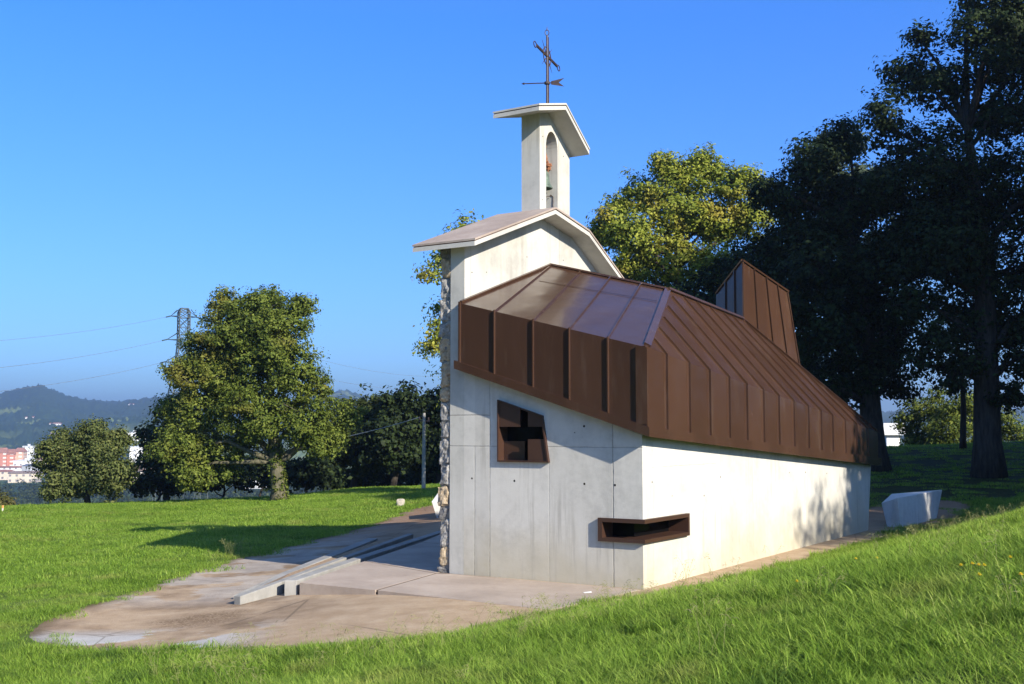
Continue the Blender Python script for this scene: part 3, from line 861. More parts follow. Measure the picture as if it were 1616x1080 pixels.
# ------------------------------------------------- cross with weather vane
vb = l2w(2.79, 3.15, 7.50)
vane = empty('weather_vane', vb)
tag(vane, 'wrought iron cross with a weather vane arrow on top of the bell tower', 'weather vane')
z0 = 0.0
ZT = 9.10 - 7.50; ZC = 8.72 - 7.50; ZA = 8.24 - 7.50
pl_ = MB().tube([(0, 0, -0.05), (0, 0, ZT)], [0.022, 0.016], 8)
pl_.tube([(0.028, 0.0, 0.02), (0.028, 0, ZT - 0.03)], 0.008, 6)
pl_.lathe([(0.0, -0.02), (0.05, -0.02), (0.05, 0.04), (0.02, 0.06)], (0, 0, 0.0), 10)
pl_.tube([(0.035 * math.cos(a), 0, ZT + 0.05 + 0.05 * math.sin(a)) for a in np.linspace(0, 2 * math.pi, 13)], 0.008, 5)
pl_.tube([(0, 0, ZT + 0.09), (0, 0, ZT + 0.16)], [0.010, 0.003], 5)
pl_.build('pole', IRON, vane)
ca = Vector((0.42, 0.85, -0.12)).normalized()
HC = 0.44
ar = MB()
ar.tube([-ca * HC + V_(0, 0, ZC), ca * HC + V_(0, 0, ZC)], 0.018, 8)
ar.tube([-ca * HC + V_(0, 0, ZC + 0.032), ca * HC + V_(0, 0, ZC + 0.032)], 0.008, 6)
for s_ in (-1, 1):
    c_ = ca * s_ * (HC + 0.06) + V_(0, 0, ZC)
    ar.tube([c_ + ca * 0.06 * math.cos(a) + V_(0, 0, 0.05 * math.sin(a)) for a in np.linspace(0, 2 * math.pi, 13)], 0.009, 5)
ar.build('cross_arm', IRON, vane)
rg = MB().tube([V_(0, 0, ZC) + ca * 0.16 * math.cos(a) + V_(0, 0, 0.16 * math.sin(a)) for a in np.linspace(0, 2 * math.pi, 25)], 0.010, 6)
for a in (0.8, 2.35, 3.95, 5.5):
    d = ca * math.cos(a) + V_(0, 0, math.sin(a))
    rg.tube([V_(0, 0, ZC) + d * 0.05, V_(0, 0, ZC) + d * 0.30], [0.010, 0.003], 5)
rg.build('ring', IRON, vane)
va = Vector((0.985, -0.16, 0)).normalized()
aw = MB()
aw.tube([V_(0, 0, ZA + 0.01) - va * 0.42, V_(0, 0, ZA) + va * 0.1], 0.010, 6)
aw.tube([V_(0, 0, ZA + 0.01) - va * 0.46, V_(0, 0, ZA + 0.01) - va * 0.41, V_(0, 0, ZA + 0.01) - va * 0.40], [0.002, 0.022, 0.008], 6)
aw.lathe([(0.0, -0.03), (0.05, -0.02), (0.05, 0.02), (0.0, 0.03)], (0, 0, ZA), 10)
nv = va.cross(V_(0, 0, 1))
pts2 = [(0.07, 0.03), (0.30, 0.075), (0.205, -0.0), (0.30, -0.075), (0.07, -0.03)]
f_ = [V_(0, 0, ZA) + va * a + V_(0, 0, b) for a, b in pts2]
aw.add([p - nv * 0.004 for p in f_] + [p + nv * 0.004 for p in f_], [(0, 1, 2), (0, 2, 4), (2, 3, 4), (5, 7, 6), (5, 9, 7), (7, 9, 8)] + [(i, (i + 1) % 5, 5 + (i + 1) % 5, 5 + i) for i in range(5)])
aw.build('arrow', IRON, vane)

# ================================================================= benches, posts, small things
BENCHC = concrete_mat('bench_concrete', (0.64, 0.63, 0.60), (0.70, 0.69, 0.66))
def wedge(name, base, top, label, cat, mat=BENCHC):
    o0 = empty(name, ((base[0][0] + base[2][0]) / 2, (base[0][1] + base[2][1]) / 2, min(p[2] for p in base)))
    L = Vector(o0.location)
    mb = MB(); mb.hull8([Vector(p) - L for p in base], [Vector(p) - L for p in top])
    mb.build('block', mat, o0, bevel=0.012)
    # shallow dished seat on top
    c = sum((Vector(p) for p in top), Vector()) / 4
    seat = MB(); n_ = [c.lerp(Vector(p), 0.86) - L + V_(0, 0, 0.004) for p in top]; n2_ = [c.lerp(Vector(p), 0.86) - L - V_(0, 0, 0.02) for p in top]
    seat.hull8(n2_, n_)
    seat.build('seat', mat, o0)
    return tag(o0, label, cat)
wedge('concrete_bench', [(8.66, 25.35, -0.1), (10.14, 27.27, -0.1), (9.6, 28.1, -0.1), (8.45, 25.6, -0.1)],
      [at(1416, 786, 25.25), at(1487, 773, 27.7), at(1407, 779.5, 27.0), at(1391, 794, 25.8)],
      'angular pale concrete bench standing in the shade behind the chapel', 'bench')
_b = ground_at(686, 846)
bx, by = -1.86, 29.0
wedge('concrete_bench', [(bx - 0.05, by, -0.1), (bx + 1.2, by + 0.5, -0.1), (bx + 1.0, by + 1.3, -0.1), (bx + 0.05, by + 0.7, -0.1)],
      [(bx - 0.18, by - 0.2, 0.36), (bx + 1.5, by + 0.3, 0.38), (bx + 1.2, by + 1.6, 0.56), (bx - 0.08, by + 0.9, 0.54)],
      'concrete bench half hidden behind the stone front at the end of the path', 'bench')
# pale boundary stone
bs = MB()
ph = ground_at(632, 800)
stone_block(bs, (-0.12, -0.12, -0.1), (0.13, 0.12, 0.24), 0.06, 0.012, 2.2)
o = bs.build('boundary_stone', plain('pale_stone', (0.42, 0.38, 0.31), 0.9, var=0.3)); o.location = ph
tag(o, 'pale squarish stone at the edge of the lawn beside the far path', 'stone')
# scrap of paper on the terrace
sc_ = MB().add([(-0.06, -0.03, 0.002), (0.05, -0.035, 0.004), (0.07, 0.02, 0.012), (-0.05, 0.03, 0.003), (-0.06, -0.03, 0.000), (0.05, -0.035, 0.002), (0.07, 0.02, 0.010), (-0.05, 0.03, 0.001)],
    [(0, 1, 2, 3), (7, 6, 5, 4), (0, 4, 5, 1), (1, 5, 6, 2), (2, 6, 7, 3), (3, 7, 4, 0)])
o = sc_.build('paper_scrap', plain('white_paper', (0.75, 0.74, 0.70), 0.8, var=0.05)); o.location = (0.99, 15.0 + 0.05, 0.003); o.rotation_euler = (0, 0, 0.4)
tag(o, 'small white scrap of paper lying on the terrace in front of the chapel', 'litter')
# marker stake on the lawn
def stake(px, py, h, r, label):
    g = ground_at(px, py)
    e = empty('marker_stake', g); tag(e, label, 'stake')
    MB().tube([(0, 0, -0.1), (0, 0, h)], r, 6).build('stick', plain('pale_plastic', (0.55, 0.53, 0.45), 0.6), e)
    MB().tube([(0, 0, h - 0.09), (0, 0, h)], r * 1.25, 6).build('tip', plain('orange_tip', (0.55, 0.28, 0.08), 0.6), e)
stake(4, 808, 0.22, 0.03, 'short pale stake with an orange tip at the left end of the lawn')

# utility pole with cable
POLEC = concrete_mat('pole_concrete', (0.36, 0.35, 0.33), (0.46, 0.45, 0.42))
pb = at(668.5, 775, 46); pb.z = float(gz(pb.x, pb.y))
pt = at(667.5, 652, 46)
up = empty('utility_pole', pb)
tag(up, 'slender grey concrete utility pole among the dark trees left of the chapel', 'utility pole')
H = pt.z - pb.z
MB().tube([(0, 0, -0.2), (0, 0, H)], [0.085, 0.055], 10).build('shaft', POLEC, up)
MB().box((-0.22, -0.03, H - 0.35), (0.22, 0.03, H - 0.29)).tube([(-0.18, 0, H - 0.29), (-0.18, 0, H - 0.18)], 0.03, 8).tube([(0.18, 0, H - 0.29), (0.18, 0, H - 0.18)], 0.03, 8).build('bracket', IRON, up)
WIRE = plain('grey_cable', (0.13, 0.14, 0.15), 0.5)
WIRE2 = plain('pale_cable', (0.35, 0.36, 0.38), 0.5)
def catenary(a, b, sag, n=24):
    a = Vector(a); b = Vector(b)
    return [a.lerp(b, i / n) - V_(0, 0, sag * 4 * (i / n) * (1 - i / n)) for i in range(n + 1)]
cb = MB().tube(catenary((pb.x - 0.18, pb.y, pb.z + H - 0.18), at(300, 712, 62), 0.5), 0.014, 5)
tag(cb.build('service_cable', WIRE2), 'thin service cable running from the utility pole into the trees', 'cable')

# ================================================================= TREES
def bark_mat(name, a, b):
    t = NT(name); c = t.coord()
    n = t.noise(t.scale(c, (7, 7, 1.4)), 1.5, 6, 0.65)
    return t.done(t.ramp(n, [(0.3, a), (0.7, b)]), 0.95, t.bump(n, 0.8, 0.04), spec=0.15)
BARK = bark_mat('brown_bark', (0.03, 0.024, 0.018), (0.10, 0.08, 0.06))
BARKD = bark_mat('dark_bark', (0.018, 0.015, 0.012), (0.075, 0.062, 0.050))
IVY = bark_mat('ivy_clad_bark', (0.05, 0.055, 0.03), (0.17, 0.15, 0.10))
def leaf_mat(name, dark, mid, light, autumn=None, trans=0.28):
    t = NT(name); c = t.coord()
    g = t.n.new('ShaderNodeNewGeometry')
    n = t.noise(c, 0.75, 3)
    m = t.math('ADD', t.math('MULTIPLY', g.outputs['Random Per Island'], 0.5), t.math('MULTIPLY', n, 0.5))
    col = t.ramp(m, [(0.28, dark), (0.5, mid), (0.72, light)])
    if autumn:
        n2 = t.noise(c, 0.55, 4)
        col = t.mix(t.ramp(n2, [(0.56, 0.0), (0.70, 0.7)]), col, autumn)
    b = t.b; b.inputs['Roughness'].default_value = 0.6; b.inputs['Specular IOR Level'].default_value = 0.12
    t.l.new(col, b.inputs['Base Color'])
    tr = t.n.new('ShaderNodeBsdfTranslucent'); t.l.new(col, tr.inputs[0])
    mx = t.n.new('ShaderNodeMixShader'); mx.inputs[0].default_value = trans
    t.l.new(b.outputs[0], mx.inputs[1]); t.l.new(tr.outputs[0], mx.inputs[2])
    t.l.new(mx.outputs[0], t.n['Material Output'].inputs[0])
    return t.m
LEAF_OAK = leaf_mat('oak_leaves', (0.050, 0.076, 0.012), (0.105, 0.142, 0.022), (0.185, 0.220, 0.040), (0.19, 0.155, 0.03))
LEAF_YEL = leaf_mat('plane_leaves', (0.11, 0.15, 0.018), (0.21, 0.25, 0.030), (0.34, 0.36, 0.06), (0.32, 0.24, 0.04))
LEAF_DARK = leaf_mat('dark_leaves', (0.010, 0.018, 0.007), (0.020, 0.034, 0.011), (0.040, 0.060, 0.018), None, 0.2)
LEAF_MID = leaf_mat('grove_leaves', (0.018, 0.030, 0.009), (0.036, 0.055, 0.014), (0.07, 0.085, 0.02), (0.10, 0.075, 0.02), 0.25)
LEAF_HEDGE = leaf_mat('hedge_leaves', (0.05, 0.08, 0.014), (0.11, 0.145, 0.025), (0.19, 0.215, 0.04))

def leaves(centres, n_each, spread, size, R, out=None):
    """rhombic leaf blades scattered in clumps; out = outward direction of each clump"""
    C = np.repeat(np.asarray(centres), n_each, axis=0); N = len(C)
    d = R.normal(size=(N, 3)); d /= np.linalg.norm(d, axis=1)[:, None]
    rad = R.random(N) ** 0.5
    pos = C + d * (rad * np.repeat(spread, n_each) if hasattr(spread, '__len__') else rad * spread)[:, None] * np.array([1, 1, 0.7])
    nrm = d * 0.45 + R.normal(size=(N, 3)) * 0.42 + np.array([0, 0, 0.45])
    if out is not None: nrm = nrm + np.repeat(out, n_each, axis=0) * 0.65
    nrm /= np.linalg.norm(nrm, axis=1)[:, None]
    t = np.cross(nrm, R.normal(size=(N, 3))); t /= np.linalg.norm(t, axis=1)[:, None] + 1e-9
    b = np.cross(nrm, t)
    s = size * (0.5 + 0.9 * R.random(N) ** 1.3)[:, None]
    V = np.stack([pos - t * s * 0.55, pos + b * s * 0.34 - t * s * 0.05 + nrm * s * 0.10, pos + t * s * 0.6 - nrm * s * 0.08, pos - b * s * 0.34 - t * s * 0.05 + nrm * s * 0.10], 1).reshape(-1, 3)
    F = np.arange(N * 4).reshape(-1, 4)
    return V, F

NLEAF = []
def tree(name, label, base, blobs, bark, leafmat, trunk_r, leaf=0.16, dens=1.0, seed=0, group='trees around the chapel', cat='tree', fork=0.45, clump=0.45, lean=(0, 0), trunk_top=None, per=26, ivy=False, twig=True, gaps=-0.75):
    """blobs: (x, y, z, r) world ellipsoids that make up the crown"""
    R = np.random.default_rng(seed + 100)
    e = empty(name, base); tag(e, label, cat, group)
    base = Vector(base)
    B_ = np.array([[b[0] - base.x, b[1] - base.y, b[2] - base.z, b[3]] for b in blobs])
    top = float((B_[:, 2]).max()); cen = B_[:, :3].mean(0)
    tt = trunk_top if trunk_top else top * 0.78
    # trunk
    mb = MB()
    n = 9; pts = []; rr = []
    for i in range(n + 1):
        f = i / n
        pts.append((cen[0] * f * f * 0.8 + lean[0] * f + 0.08 * math.sin(f * 7 + seed), cen[1] * f * f * 0.8 + lean[1] * f + 0.08 * math.cos(f * 6 + seed * 2), -0.3 + f * (tt + 0.3)))
        rr.append(trunk_r * (1.35 - 0.35 * min(1, f * 9)) * (1 - 0.8 * f ** 1.2))
    mb.tube(pts, rr, 10)
    P_ = np.array(pts)
    clumps = []; spr = []; outs = []
    for k, (bx_, by_, bz_, br) in enumerate(B_):
        # limb from the trunk to the heart of the blob
        zs = max(tt * 0.25, min(tt * 0.92, bz_ - 0.55 * math.hypot(bx_ - cen[0], by_ - cen[1]) - 0.3 * br))
        s0 = np.array([np.interp(zs, P_[:, 2], P_[:, 0]), np.interp(zs, P_[:, 2], P_[:, 1]), zs])
        c0 = np.array([bx_, by_, bz_])
        mid = (s0 + c0) / 2 + np.array([0, 0, 0.08 * np.linalg.norm(c0 - s0)]) + R.normal(size=3) * 0.06 * np.linalg.norm(c0 - s0)
        r0 = max(0.035, trunk_r * 0.42 * (1 - 0.7 * zs / top))
        mb.tube([s0, (s0 + mid) / 2 + R.normal(size=3) * 0.05, mid, (mid + c0) / 2 + R.normal(size=3) * 0.08, c0], [r0, r0 * 0.85, r0 * 0.65, r0 * 0.5, r0 * 0.3], 6)
        nc = max(6, int(dens * 7.5 * (br / clump) ** 2))
        d = R.normal(size=(nc, 3)); d /= np.linalg.norm(d, axis=1)[:, None]
        d[:, 2] *= 0.9
        cr = br * (0.25 + 0.75 * R.random(nc) ** 0.5)
        bump_ = 1 + 0.22 * np.sin(d[:, 0] * 5 + seed + k) * np.sin(d[:, 1] * 6 + k) + 0.15 * np.sin(d[:, 2] * 7 + k * 2)
        cc = c0 + d * (cr * bump_)[:, None]
        q_ = cc * (2.6 / max(0.6, br * 0.9)) + seed
        gap = np.sin(q_[:, 0] * 1.7 + 1.3 * np.sin(q_[:, 2] * 1.1)) * np.sin(q_[:, 1] * 1.9 + np.sin(q_[:, 0])) + 0.8 * np.sin(q_[:, 2] * 2.3 + np.sin(q_[:, 1] * 1.4))
        keep = gap > gaps
        cc = cc[keep]; d = d[keep]; nc = len(cc)
        if nc == 0: continue
        clumps.append(cc); outs.append(d); spr.append(clump * (0.5 + 0.9 * R.random(nc)))
        if twig:
            for q in cc[:: max(1, nc // 14)]:
                m_ = (c0 + q) / 2 + R.normal(size=3) * 0.1 * br
                mb.tube([c0, m_, q], [r0 * 0.3, r0 * 0.2, 0.008], 4, False)
    mb.build('trunk', bark, e, True)
    CC = np.concatenate(clumps); SP = np.concatenate(spr)
    V, F = leaves(CC, per, SP, leaf, R, np.concatenate(outs))
    NLEAF.append((name, len(F)))
    link('crown', np_mesh('crown', V, F), leafmat, e)
    if ivy:
        th = R.random(260) * 6.28; zz = R.random(260) ** 0.8 * tt * 0.36
        ra = np.interp(zz, P_[:, 2], rr) + 0.03
        ic = np.stack([np.interp(zz, P_[:, 2], P_[:, 0]) + ra * np.cos(th), np.interp(zz, P_[:, 2], P_[:, 1]) + ra * np.sin(th), zz], -1)
        keep = (np.cos(th) > -0.2) | (R.random(260) < 0.4)
        V, F = leaves(ic[keep], 9, 0.10, 0.09, R)
        link('ivy', np_mesh('ivy', V, F), LEAF_HEDGE, e)
    return e

def blobs_px(lst, Y, ry=0.8, seed=1, jit=1.0):
    """crown lobes given by where they are seen and at which distance"""
    R = random.Random(seed); out = []
    for px, py, rp in lst:
        r = rp * Y / FPX
        yy = Y + R.uniform(-1, 1) * ry * jit * max(r, 1.0)
        p = at(px, py, yy); out.append((p.x, p.y, p.z, r * yy / Y))
    return out
def base_px(px, py, Y):
    p = at(px, py, Y); return Vector((p.x, p.y, float(gz(p.x, p.y))))

# the large oak on the lawn
OAK = [(412, 500, 50), (458, 505, 36), (362, 522, 46), (322, 560, 46), (400, 570, 62), (468, 590, 44), (285, 588, 28), (318, 640, 56), (402, 650, 56), (480, 655, 46), (505, 615, 22),
       (285, 705, 44), (330, 725, 48), (300, 745, 30), (490, 690, 36), (508, 700, 26), (415, 480, 34), (355, 478, 26), (478, 480, 20), (545, 655, 28), (350, 590, 50), (440, 540, 44), (380, 695, 32), (525, 690, 26)]
tree('oak_tree', 'large broad oak with an ivy clad trunk standing alone in the sunlit lawn', base_px(437, 783, 44), blobs_px(OAK, 44, 0.9, 3), IVY, LEAF_OAK, 0.30, 0.105, 2.6, 1, clump=0.36, per=46, ivy=True, gaps=-0.62)
tree('dark_tree', 'dark green tree tucked behind the left side of the oak', base_px(262, 784, 52), blobs_px([(262, 690, 32), (240, 725, 26), (285, 735, 34), (268, 655, 24), (240, 690, 22), (310, 700, 40), (330, 745, 30), (360, 740, 30)], 52, 0.8, 5), BARKD, LEAF_DARK, 0.16, 0.19, 2.2, 2, group='dark trees behind the oak')
tree('bushy_tree', 'rounded bushy tree at the far left edge of the lawn', base_px(140, 793, 45), blobs_px([(130, 720, 48), (98, 712, 32), (165, 705, 36), (76, 712, 20), (180, 742, 30), (130, 752, 38), (98, 762, 28), (195, 692, 16), (148, 682, 26), (105, 690, 18), (168, 765, 28), (70, 735, 18), (200, 750, 18), (85, 775, 18)], 45, 0.8, 6), BARKD, leaf_mat('bush_leaves', (0.05, 0.07, 0.02), (0.10, 0.125, 0.034), (0.17, 0.185, 0.06)), 0.14, 0.10, 2.6, 3, clump=0.33, per=44)
# trees left of the chapel
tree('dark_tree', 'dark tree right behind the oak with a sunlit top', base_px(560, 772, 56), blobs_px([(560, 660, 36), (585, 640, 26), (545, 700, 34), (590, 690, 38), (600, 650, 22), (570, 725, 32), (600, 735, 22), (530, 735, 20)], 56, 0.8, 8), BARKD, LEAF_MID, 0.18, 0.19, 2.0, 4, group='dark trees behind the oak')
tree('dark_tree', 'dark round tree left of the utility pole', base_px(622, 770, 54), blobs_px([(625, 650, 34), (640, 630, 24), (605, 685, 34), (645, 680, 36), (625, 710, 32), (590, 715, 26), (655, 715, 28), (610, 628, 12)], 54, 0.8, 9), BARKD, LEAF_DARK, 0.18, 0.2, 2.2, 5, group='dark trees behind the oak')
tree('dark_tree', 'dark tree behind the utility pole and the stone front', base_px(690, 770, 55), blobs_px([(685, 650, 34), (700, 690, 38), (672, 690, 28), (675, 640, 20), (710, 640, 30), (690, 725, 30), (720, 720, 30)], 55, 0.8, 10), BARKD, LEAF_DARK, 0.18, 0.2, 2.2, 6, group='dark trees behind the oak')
# dark thicket under and behind them
for i, (lst, Y, lab) in enumerate([([(250, 760, 22), (275, 765, 20), (225, 765, 18)], 50, 'low dark bush between the bushy tree and the oak'),
                                   ([(350, 745, 28), (385, 755, 22), (320, 760, 20), (370, 735, 22)], 54, 'dark thicket left of the oak trunk'),
                                   ([(480, 745, 28), (455, 755, 20), (515, 750, 26), (500, 735, 20)], 52, 'dark thicket right of the oak trunk'),
                                   ([(560, 755, 24), (590, 758, 22), (620, 755, 24), (535, 758, 18)], 58, 'low dark undergrowth between the oak and the utility pole'),
                                   ([(655, 752, 24), (685, 748, 26), (715, 752, 24)], 60, 'low dark undergrowth behind the utility pole'),
                                   ([(410, 735, 26), (440, 730, 26), (425, 755, 20)], 58, 'dark thicket right behind the oak trunk')]):
    tree('thicket', lab, base_px(lst[0][0], 775, Y), blobs_px(lst, Y, 0.6, 60 + i), BARKD, LEAF_DARK, 0.08, 0.2, 2.0, 60 + i, 'thickets behind the oak', 'bush', clump=0.42)
# tall tree behind the bell tower block
tree('plane_tree', 'yellowish plane tree showing left of and above the gable roof', base_px(775, 770, 41), blobs_px([(745, 600, 56), (800, 620, 56), (770, 680, 50), (830, 560, 50), (735, 385, 40), (700, 415, 26), (680, 430, 20), (760, 420, 50), (790, 400, 40), (700, 490, 24), (688, 525, 22), (720, 540, 40), (745, 460, 45), (780, 520, 50), (735, 360, 18), (675, 548, 12)], 41, 0.7, 11), BARK, LEAF_YEL, 0.26, 0.12, 1.8, 7, per=36)
# yellow-green plane right of the tower
tree('plane_tree', 'yellow green plane tree in full sun right of the bell tower', base_px(1075, 742, 47), blobs_px([(1060, 275, 36), (1108, 268, 36), (1015, 305, 36), (965, 350, 30), (1000, 372, 46), (1072, 330, 52), (1150, 292, 34), (1180, 280, 18), (1130, 350, 48), (940, 372, 20), (1060, 405, 48), (1000, 420, 40), (1130, 420, 46), (1185, 345, 36), (940, 430, 30), (1060, 480, 50), (1130, 500, 50), (975, 320, 18), (1040, 255, 16)], 47, 0.8, 12), BARK, LEAF_YEL, 0.36, 0.13, 2.8, 8, clump=0.45, per=46)
# the dark grove at the right
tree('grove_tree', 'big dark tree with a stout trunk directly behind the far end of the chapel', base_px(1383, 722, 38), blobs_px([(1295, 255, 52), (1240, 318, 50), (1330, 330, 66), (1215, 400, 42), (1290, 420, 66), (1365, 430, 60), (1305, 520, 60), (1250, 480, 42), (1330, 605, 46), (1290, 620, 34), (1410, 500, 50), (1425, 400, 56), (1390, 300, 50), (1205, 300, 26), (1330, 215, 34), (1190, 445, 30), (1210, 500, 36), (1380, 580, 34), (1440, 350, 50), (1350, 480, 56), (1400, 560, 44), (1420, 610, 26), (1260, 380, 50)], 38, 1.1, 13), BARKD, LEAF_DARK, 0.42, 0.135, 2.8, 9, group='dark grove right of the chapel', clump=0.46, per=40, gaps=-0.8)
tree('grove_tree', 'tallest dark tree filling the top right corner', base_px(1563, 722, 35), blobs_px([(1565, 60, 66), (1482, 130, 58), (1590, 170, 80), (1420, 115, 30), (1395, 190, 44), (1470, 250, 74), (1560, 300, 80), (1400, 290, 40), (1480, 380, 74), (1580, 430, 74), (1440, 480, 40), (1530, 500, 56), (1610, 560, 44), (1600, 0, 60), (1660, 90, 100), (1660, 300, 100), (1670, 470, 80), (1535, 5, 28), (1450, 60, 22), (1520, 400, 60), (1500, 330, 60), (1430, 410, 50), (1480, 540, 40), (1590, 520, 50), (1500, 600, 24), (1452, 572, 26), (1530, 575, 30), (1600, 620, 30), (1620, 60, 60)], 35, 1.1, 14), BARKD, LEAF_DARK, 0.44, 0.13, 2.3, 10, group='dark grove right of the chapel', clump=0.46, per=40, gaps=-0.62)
tree('grove_tree', 'slim dark tree between the two stout trunks', base_px(1522, 722, 44), blobs_px([(1500, 420, 40), (1540, 450, 40), (1515, 520, 30), (1480, 470, 34), (1550, 560, 26), (1500, 585, 20), (1460, 545, 18)], 44, 0.8, 15), BARKD, LEAF_DARK, 0.13, 0.17, 0.8, 11, group='dark grove right of the chapel')
tree('grove_tree', 'grey green tree whose pale top rises behind the dark grove', base_px(1330, 722, 56), blobs_px([(1305, 235, 34), (1340, 225, 26), (1280, 270, 40), (1340, 290, 50), (1390, 300, 40), (1300, 350, 60), (1380, 400, 60), (1290, 450, 60), (1360, 520, 50), (1300, 560, 50)], 56, 0.8, 16), BARKD, leaf_mat('grey_green_leaves', (0.035, 0.055, 0.03), (0.065, 0.09, 0.05), (0.11, 0.14, 0.085)), 0.3, 0.22, 1.6, 12, group='dark grove right of the chapel', clump=0.55)
tree('grove_tree', 'dark tree close behind the roof lantern', base_px(1190, 735, 41), blobs_px([(1170, 430, 46), (1120, 470, 46), (1225, 470, 50), (1170, 520, 50), (1080, 520, 40), (1240, 560, 44), (1130, 560, 44), (1040, 500, 34)], 41, 0.8, 17), BARKD, LEAF_DARK, 0.22, 0.19, 1.9, 13, group='dark grove right of the chapel')
# sunlit hedge bushes seen between the trunks
for i, (lst, Y, lab) in enumerate([([(1450, 685, 28), (1475, 655, 28), (1440, 705, 18), (1465, 700, 24), (1445, 645, 24), (1430, 665, 20), (1480, 625, 18)], 60, 'bright green bush just right of the thick trunk behind the chapel'),
                                   ([(1500, 678, 36), (1485, 702, 26), (1528, 662, 30), (1525, 702, 26), (1505, 645, 24), (1530, 635, 22)], 58, 'sunlit bush in the middle of the gap between the trunks'),
                                   ([(1600, 690, 30), (1585, 660, 24), (1625, 700, 26), (1560, 690, 24)], 60, 'sunlit bush at the right edge beyond the thickest trunk')]):
    tree('bush', lab, base_px(lst[0][0], 726, Y), blobs_px(lst, Y, 0.6, 30 + i), BARKD, LEAF_HEDGE, 0.08, 0.13, 2.0, 20 + i, 'bushes beyond the grove', 'bush', clump=0.4)
tree('bush', 'yellowish bush at the lower left corner beyond the lawn', base_px(2, 812, 52), blobs_px([(0, 790, 20), (-25, 785, 24), (12, 802, 12)], 52, 0.5, 40), BARKD, leaf_mat('ochre_bush_leaves', (0.05, 0.06, 0.018), (0.11, 0.105, 0.03), (0.17, 0.14, 0.045)), 0.07, 0.13, 1.4, 25, 'bushes beyond the lawn', 'bush', clump=0.35)
# trees outside the right of the frame: they throw the shade on the grove, the slope and the far end of the chapel
def off_tree(x, y, h, r, seed, label):
    R = random.Random(seed); bl = []
    for k in range(20):
        f = k / 19; zz = h * (0.26 + 0.70 * f); rad = r * math.sin(math.pi * (0.25 + 0.68 * f)) * 0.62
        a = R.uniform(0, 6.28); bl.append((x + rad * math.cos(a), y + rad * math.sin(a), zz, r * R.uniform(0.36, 0.5)))
    tree('grove_tree', label, (x, y, float(gz(x, y))), bl, BARKD, LEAF_DARK, 0.4, 0.34, 2.2, seed, 'dark grove right of the chapel', clump=0.75, per=22, twig=False)
off_tree(-28.5, 9.5, 16, 6.5, 71, 'unseen dark tree added at the left side of the meadow for the roof band to mirror')  # unseen trees added at the left to darken what the roof band mirrors
off_tree(-26.5, 1.5, 17, 6.5, 72, 'tall unseen dark tree added left behind the viewpoint for the roof reflection')
off_tree(-25.0, -6.5, 18, 6.5, 73, 'unseen dark tree added behind the viewpoint at the left for the roof reflection')
off_tree(22.4, 13.0, 20, 5.0, 51, 'dark tree standing right of the grassy bank')
off_tree(28.5, 18.5, 23, 5.6, 52, 'tall dark tree on the slope right of the bank')
off_tree(25.5, 27.5, 22, 5.2, 53, 'dark tree at the right end of the shaded slope')
off_tree(34.5, 24.5, 24, 5.6, 54, 'tall dark tree high on the shaded slope')
off_tree(31.0, 36.0, 25, 5.6, 55, 'dark tree beside the tallest tree at the right')
def sun_pos(p, q):
    return (p * 0.746 + q * 0.665, p * 0.665 - q * 0.746)
_bl = []
for p_, q_, h_, r_b in tuple((a + 1.0, b + 4.0, c_ + 2.1, d_) for a, b, c_, d_ in ((16.7, 5, 9.1, 0.6), (17.5, 5.4, 9.5, 0.8), (18.3, 4.8, 9.1, 0.9), (19.2, 5.2, 9.7, 1.0), (20.2, 5, 9.3, 1.1), (21.2, 5.3, 9.9, 1.4), (20.6, 4.6, 11.4, 1.1), (22.3, 5, 11.2, 1.7), (23.2, 5.4, 9.2, 1.8), (24.2, 5, 12.4, 2.0), (24.6, 4.5, 10.0, 2.0), (22.0, 5.2, 12.9, 1.3), (22.4, 5.0, 8.2, 1.2), (21.0, 5.0, 8.6, 0.9))):
    _x, _y = sun_pos(p_, q_); _bl.append((_x, _y, h_, r_b))
_x, _y = sun_pos(24.6, 9)
tree('grove_tree', 'loose dark tree with long branches right of the grassy bank', (_x, _y, float(gz(_x, _y))), _bl, BARKD, LEAF_DARK, 0.3, 0.13, 0.75, 57, 'dark grove right of the chapel', clump=0.42, per=16)
off_tree(37.5, 29.0, 26, 5.5, 56, 'dark tree furthest up the slope at the right')

# ================================================================= FAR: hills, town, pylon, wires
HPX = np.array([-500, -300, -150, -60, 0, 30, 65, 100, 140, 180, 215, 255, 300, 350, 400, 460, 520, 545, 570, 620, 700, 800, 1000, 1300, 1700, 2200])
HPY = np.array([650, 640, 645, 640, 632, 623, 617, 629, 637, 640, 637, 634, 636, 640, 645, 640, 626, 621, 629, 640, 648, 655, 655, 655, 655, 655])
def hill_h(az, r):
    prof = np.interp(808 + FPX * np.tan(az), HPX, HPY)
    H = (683 - prof) / FPX * 2600 + 2.0
    t = (r - 1150) / (2600 - 1150)
    h = -27 + (H + 27) * S(t) ** 0.9
    h = h + 22 * np.exp(-((r - 1500) / 180) ** 2) * (0.6 + 0.4 * np.sin(az * 37 + 1)) * S(t * 4)
    h = np.where(r > 2600, h - (r - 2600) * 0.03, h)
    x = r * np.sin(az); y = r * np.cos(az)
    return h + 6 * np.sin(x * 0.011 + 2 * np.sin(y * 0.006)) * np.sin(y * 0.009) * S(t * 3)
def hill_at(px, py):
    """where the sight line through a photo pixel meets the hillside"""
    d = ray(px, py); az = math.atan2(d[0], d[1])
    r = np.arange(950, 2700, 4.0)
    z = EYE + d[2] / math.hypot(d[0], d[1]) * r
    i = int(np.argmax(z < hill_h(np.full_like(r, az), r)))
    return Vector((r[i] * math.sin(az), r[i] * math.cos(az), float(z[i])))
